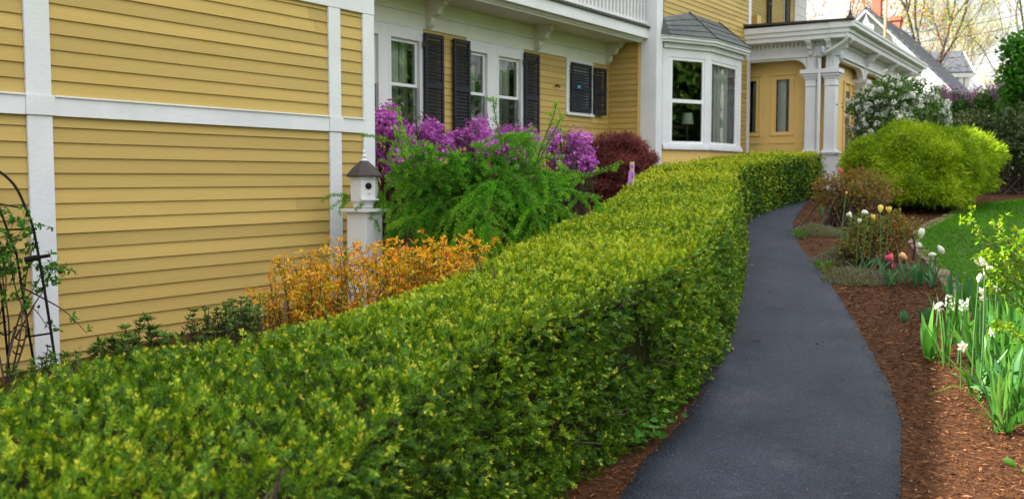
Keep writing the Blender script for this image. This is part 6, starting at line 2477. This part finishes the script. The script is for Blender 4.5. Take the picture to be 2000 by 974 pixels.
ap = at(1695, 18, 45)
wh = thing('white_gabled_house', 'white house with a steep gable, grey roof and brick chimneys beyond the porch', 'house', (ap[0], ap[1], 1.2))
yaw = R(1.5)
rx = np.array([math.cos(yaw), math.sin(yaw), 0])               # ridge direction, away from the camera
rt = np.array([math.sin(yaw), -math.cos(yaw), 0])              # to the right in the picture
half = 4.6
pk = np.array([ap[0], ap[1], ap[2]])
slope = 1.02
eL, eR = pk - rt * half - [0, 0, half * slope], pk + rt * half - [0, 0, half * slope]
mb = MB()
g0 = 0.9
bl, br = eL.copy(), eR.copy()
bl[2] = br[2] = g0
mb.prism([pk - [0, 0, 0.02], eR - [0, 0, 0.02] - rt * 0.02, br - rt * 0.02, bl + rt * 0.02, eL - [0, 0, 0.02] + rt * 0.02], rx * 9.0)
mb.build('wall', M['house_white'], wh)
uvquad('roof', [(eR + rt * 0.35 - [0, 0, 0.30] - rx * 0.35, eR + rt * 0.35 - [0, 0, 0.30] + rx * 9.3, pk + rx * 9.3 + [0, 0, 0.06], pk - rx * 0.35 + [0, 0, 0.06]),
                (eL - rt * 0.35 - [0, 0, 0.30] + rx * 9.3, eL - rt * 0.35 - [0, 0, 0.30] - rx * 0.35, pk - rx * 0.35 + [0, 0, 0.06], pk + rx * 9.3 + [0, 0, 0.06])], M['shingle'], wh)
mb = MB()
for e_, sg in ((eL, -1), (eR, 1)):
    a, b = pk - rx * 0.36, e_ + rt * sg * 0.3 - np.array([0, 0, 0.27]) - rx * 0.36
    mb.bar(a - [0, 0, 0.14], b - [0, 0, 0.14], 0.06, 0.26, up=tuple(rx))
mb.each('rake_board', M['house_white'], wh)
mb = MB()
q = at(1692, 52, 44.6)
u1 = lambda a, b: q + rt * a + np.array([0, 0, b]) - rx * 0.1
mb.prism([u1(-0.34, -0.25), u1(0.34, -0.25), u1(0.34, 0.02), u1(0.16, 0.10), u1(0.05, 0.36), u1(0, 0.55), u1(-0.05, 0.36), u1(-0.16, 0.10), u1(-0.34, 0.02)], rx * 0.12)
mb.build('gable_vent', M['vent_grey'], wh)
for (px, y0, y1, w, back, lab) in ((1712, -22, 40, 17, 0.8, 'tall brick chimney behind the gable peak'), (1749, 34, 75, 18, 5.5, 'short brick chimney with a stepped cap')):
    D = 45 + back
    a = at(px, y1, D)
    top = at(px, y0, D)[2]
    hw = mpx(w, D) / 2
    mb = MB()
    mb.box(a[0] - hw, a[0] + hw, a[1] - hw, a[1] + hw, a[2] - 1.5, top - 0.2)
    mb.box(a[0] - hw - 0.05, a[0] + hw + 0.05, a[1] - hw - 0.05, a[1] + hw + 0.05, top - 0.2, top)
    o = mb.build('chimney', M['brick'], wh)
    o['label'] = lab

# blue-sided house further right
D2 = 58
gq = gat(1860, D2)
bhz = thing('blue_house', 'small pale blue house with a grey shingled roof, right of the white gable', 'house', gq)
f2 = np.array([CA, SA, 0.0])
r2 = np.array([math.cos(ALPHA - R(90) - R(8)), math.sin(ALPHA - R(90) - R(8)), 0])
n2 = np.cross([0, 0, 1.0], r2)
n2 = n2 if n2 @ f2 > 0 else -n2                                  # away from the camera
Lr, Rr_ = at(1800, 139, D2), at(1897, 139, D2)
wid = float(np.linalg.norm((Rr_ - Lr)[:2]))
zE = Lr[2]
zR = at(1850, 100, D2)[2] + 0.25
A0 = np.array([Lr[0], Lr[1], 0]) - r2 * 1.0
A1 = A0 + r2 * (wid + 1.0)
mb = MB()
mb.prism([A1 - r2 * 0.25 + n2 * 0.3 + [0, 0, 0.6], A1 - r2 * 0.25 + n2 * 0.3 + [0, 0, zE], A1 - r2 * 0.25 + n2 * 2.3 + [0, 0, zR - 0.1], A1 - r2 * 0.25 + n2 * 4.3 + [0, 0, zE], A1 - r2 * 0.25 + n2 * 4.3 + [0, 0, 0.6]], -r2 * (wid + 0.5))
mb.build('wall', M['house_blue'], bhz)
uvquad('roof', [(A0 + [0, 0, zE - 0.08], A1 + [0, 0, zE - 0.08], A1 + n2 * 2.3 + [0, 0, zR], A0 + n2 * 2.3 + [0, 0, zR]), (A1 + n2 * 4.6 + [0, 0, zE - 0.08], A0 + n2 * 4.6 + [0, 0, zE - 0.08], A0 + n2 * 2.3 + [0, 0, zR], A1 + n2 * 2.3 + [0, 0, zR])], M['shingle'], bhz)
mb = MB()
mb.bar(A0 + n2 * 0.12 + [0, 0, zE - 0.25], A1 + n2 * 0.12 + [0, 0, zE - 0.25], 0.16, 0.26)
for s_ in (0.34, 0.0):
    p = A1 - r2 * (0.28 + s_) + n2 * 0.24
    mb.box(p[0] - 0.12, p[0] + 0.12, p[1] - 0.12, p[1] + 0.12, 0.6, zE - 0.4)
mb.bar(A1 + r2 * 0.02 + n2 * 0.0 + [0, 0, zE - 0.2], A1 + r2 * 0.02 + n2 * 2.3 + [0, 0, zR - 0.12], 0.06, 0.24)
mb.each('white_trim', M['house_white'], bhz)

for lab, px, y0, y1, D, w in (('brown utility pole rising behind the porch roof', 1728, -60, 95, 36, 5.5), ('shorter brown utility pole behind the blue house', 1855, 52, 160, 72, 4.0)):
    a = at(px, y1, D)
    tp = at(px, y0, D)[2]
    g_ = gat(px, D)
    t = thing('utility_pole', lab, 'utility pole', g_, 'utility poles beyond the garden')
    mb = MB()
    mb.tube([(a[0], a[1], g_[2] - 0.1), (a[0], a[1], tp)], [mpx(w, D) * 0.62, mpx(w, D) * 0.5], 12)
    mb.build('shaft', M['pole_wood'], t, smooth_=True)
for lab, p0, p1 in (('highest overhead wire, crossing the bare trees', (1640, 78), (2100, 11)), ('second overhead wire, above the short pole', (1640, 97), (2100, 33)), ('third overhead wire, crossing the shingled roof', (1700, 128), (2100, 72)), ('lowest overhead wire, passing in front of the blue house eaves', (1700, 147), (2100, 91))):
    a, b = at(*p0, 38), at(*p1, 33)
    t_ = np.linspace(0, 1, 24)[:, None]
    P = a * (1 - t_) + b * t_
    P[:, 2] -= 0.35 * (4 * t_[:, 0] * (1 - t_[:, 0]))
    P[:, 2] += 0.2
    mb = MB()
    mb.tube(P, 0.011, 5)
    o = mb.build('overhead_wire', M['wire'])
    tag(o, lab, 'wire', 'overhead wires beyond the garden')


def grow(wood_, tips, p, d, length, r, depth, spread=0.55, up=0.25, ratio=0.72, kids=(2, 3), wob=0.09):
    n = max(3, int(length / 0.35))
    P = [np.array(p, float)]
    d = unit(d)
    for _ in range(n):
        d = unit(d + rng.normal(0, wob, 3) + np.array([0, 0, up * 0.12]))
        P.append(P[-1] + d * length / n)
    P = np.array(P)
    wood_.tube(P, np.linspace(r, r * 0.62, len(P)), 7 if r > 0.05 else (5 if r > 0.015 else 3), False)
    if depth == 0:
        tips.append((P[-1], d))
        tips.append((P[len(P) // 2], d))
        return
    for _ in range(rng.integers(kids[0], kids[1] + 1)):
        grow(wood_, tips, P[-1], unit(d + perp(d[None])[0] * spread * rng.uniform(0.6, 1.5) + np.array([0, 0, up * 0.4])), length * ratio * rng.uniform(0.75, 1.15), r * 0.62, depth - 1, spread, up, ratio, kids, wob)
    if depth > 1:
        i = len(P) // 2
        grow(wood_, tips, P[i], unit(d + perp(d[None])[0] * spread * 1.5), length * ratio * 0.8, r * 0.42, depth - 2, spread, up, ratio, kids, wob)


def tree(name, label, px, D, h1, r, mat, leaf, per, depth=5, lean=(0, 0, 0), spread=0.55, first=2.5, bark='bark_grey', jit=0.12, tone=0.5, ratio=0.72, pos=None, grp=None, kids=(2, 3)):
    b = gat(px, D) if pos is None else np.array([pos[0], pos[1], float(gz(*pos))])
    t = thing(name, label, 'tree', b, grp)
    w_, tips = MB(), []
    grow(w_, tips, b - [0, 0, 0.1], unit(np.array([0, 0, 1.0]) + np.array(lean)), first, r, depth, spread, 0.25, ratio, kids)
    w_.build('trunk', M[bark], t, smooth_=True)
    P = np.array([q[0] for q in tips])
    if per:
        lv = Leaves()
        cl = 0.2 * value_noise(P, 1.2, 91)
        for _ in range(per):
            n = len(P)
            lv.add(P + rng.normal(0, jit, (n, 3)), rand_dirs(n), rand_dirs(n), leaf * rng.uniform(0.7, 1.3, n), leaf * 0.6 * rng.uniform(0.7, 1.3, n), np.clip(tone + cl + rng.normal(0, 0.2, n), 0, 1))
        lv.build('crown', M[mat], t)
    return t


GB = 'trees beyond the garden'
rng = np.random.default_rng(5)
tree('bare_tree', 'nearly bare spreading tree with a forked trunk behind the white house', 1788, 56, 9, 0.15, 'yellow_tree', 0.08, 4, 7, (0.05, -0.12, 0), 0.55, 6.0, jit=0.4, kids=(2, 4), grp=GB)
tree('bare_tree', 'slim bare tree with few buds rising over the porch corner', 1650, 60, 8, 0.09, 'yellow_tree', 0.06, 4, 6, (0.0, 0.05, 0), 0.5, 5.5, jit=0.3, kids=(2, 4), grp=GB)
tree('orange_tree', 'orange-leaved tree behind the white siding corner', 1572, 58, 8, 0.14, 'orange_tree', 0.17, 7, 5, (0, 0, 0), 0.6, 4.0, jit=0.45, ratio=0.78, grp=GB)
tree('budding_tree', 'pale yellow-green budding tree with limbs reaching in at the upper right', 2040, 44, 9, 0.085, 'young_leaf', 0.10, 8, 7, (-0.1, 0.14, 0), 0.6, 6.0, jit=0.5, grp=GB)
tree('yellow_tree', 'small yellow-leaved tree right of the blue house', 1930, 66, 5, 0.10, 'yellow_tree', 0.22, 8, 4, (0, 0, 0), 0.6, 2.6, jit=0.4, grp=GB)
tree('bare_tree', 'distant bare tree between the two utility poles', 1820, 75, 7, 0.12, 'yellow_tree', 0.08, 5, 6, (0, 0, 0), 0.55, 5.0, jit=0.35, kids=(2, 4), grp=GB)
t, P, out = leafy_shrub('leafy_maple', 'bright green broad-leaved tree cut by the right frame edge', 'tree', 21.5,
                        [((2005, 130), (42, 50), 0), ((1998, 100), (30, 35), 0), ((2010, 190), (44, 50), 0), ((2040, 150), (60, 80), 0), ((1992, 220), (28, 24), 0.1)], 1700, 'bright_leaf', 6, 0.11, 0.075, tone=0.5, ovate=True, shell=0.7)
# trees across the lawn, outside the picture on the right: they are what the windows reflect
for i, (x, y, lab) in enumerate(((16, -28, 'leafy tree across the lawn, nearest the bay window side'), (27, -26, 'leafy tree across the lawn, far along towards the street'), (7, -32, 'leafy tree across the lawn, behind the camera side'), (38, -23, 'leafy tree across the lawn beside the street'), (49, -25, 'leafy tree across the street, nearest the corner'), (60, -28, 'leafy tree across the street, farthest off'), (22, -24, 'leafy tree across the lawn, opposite the middle of the house'), (29, -31, 'leafy tree across the lawn, set back behind the others'))):
    tree('shade_tree', lab, 0, 0, 8, 0.26, 'green_leaf', 0.5, 34, 5, (0, 0, 0), 0.6, 3.2, jit=0.75, pos=(x, y), grp='shade trees across the lawn')
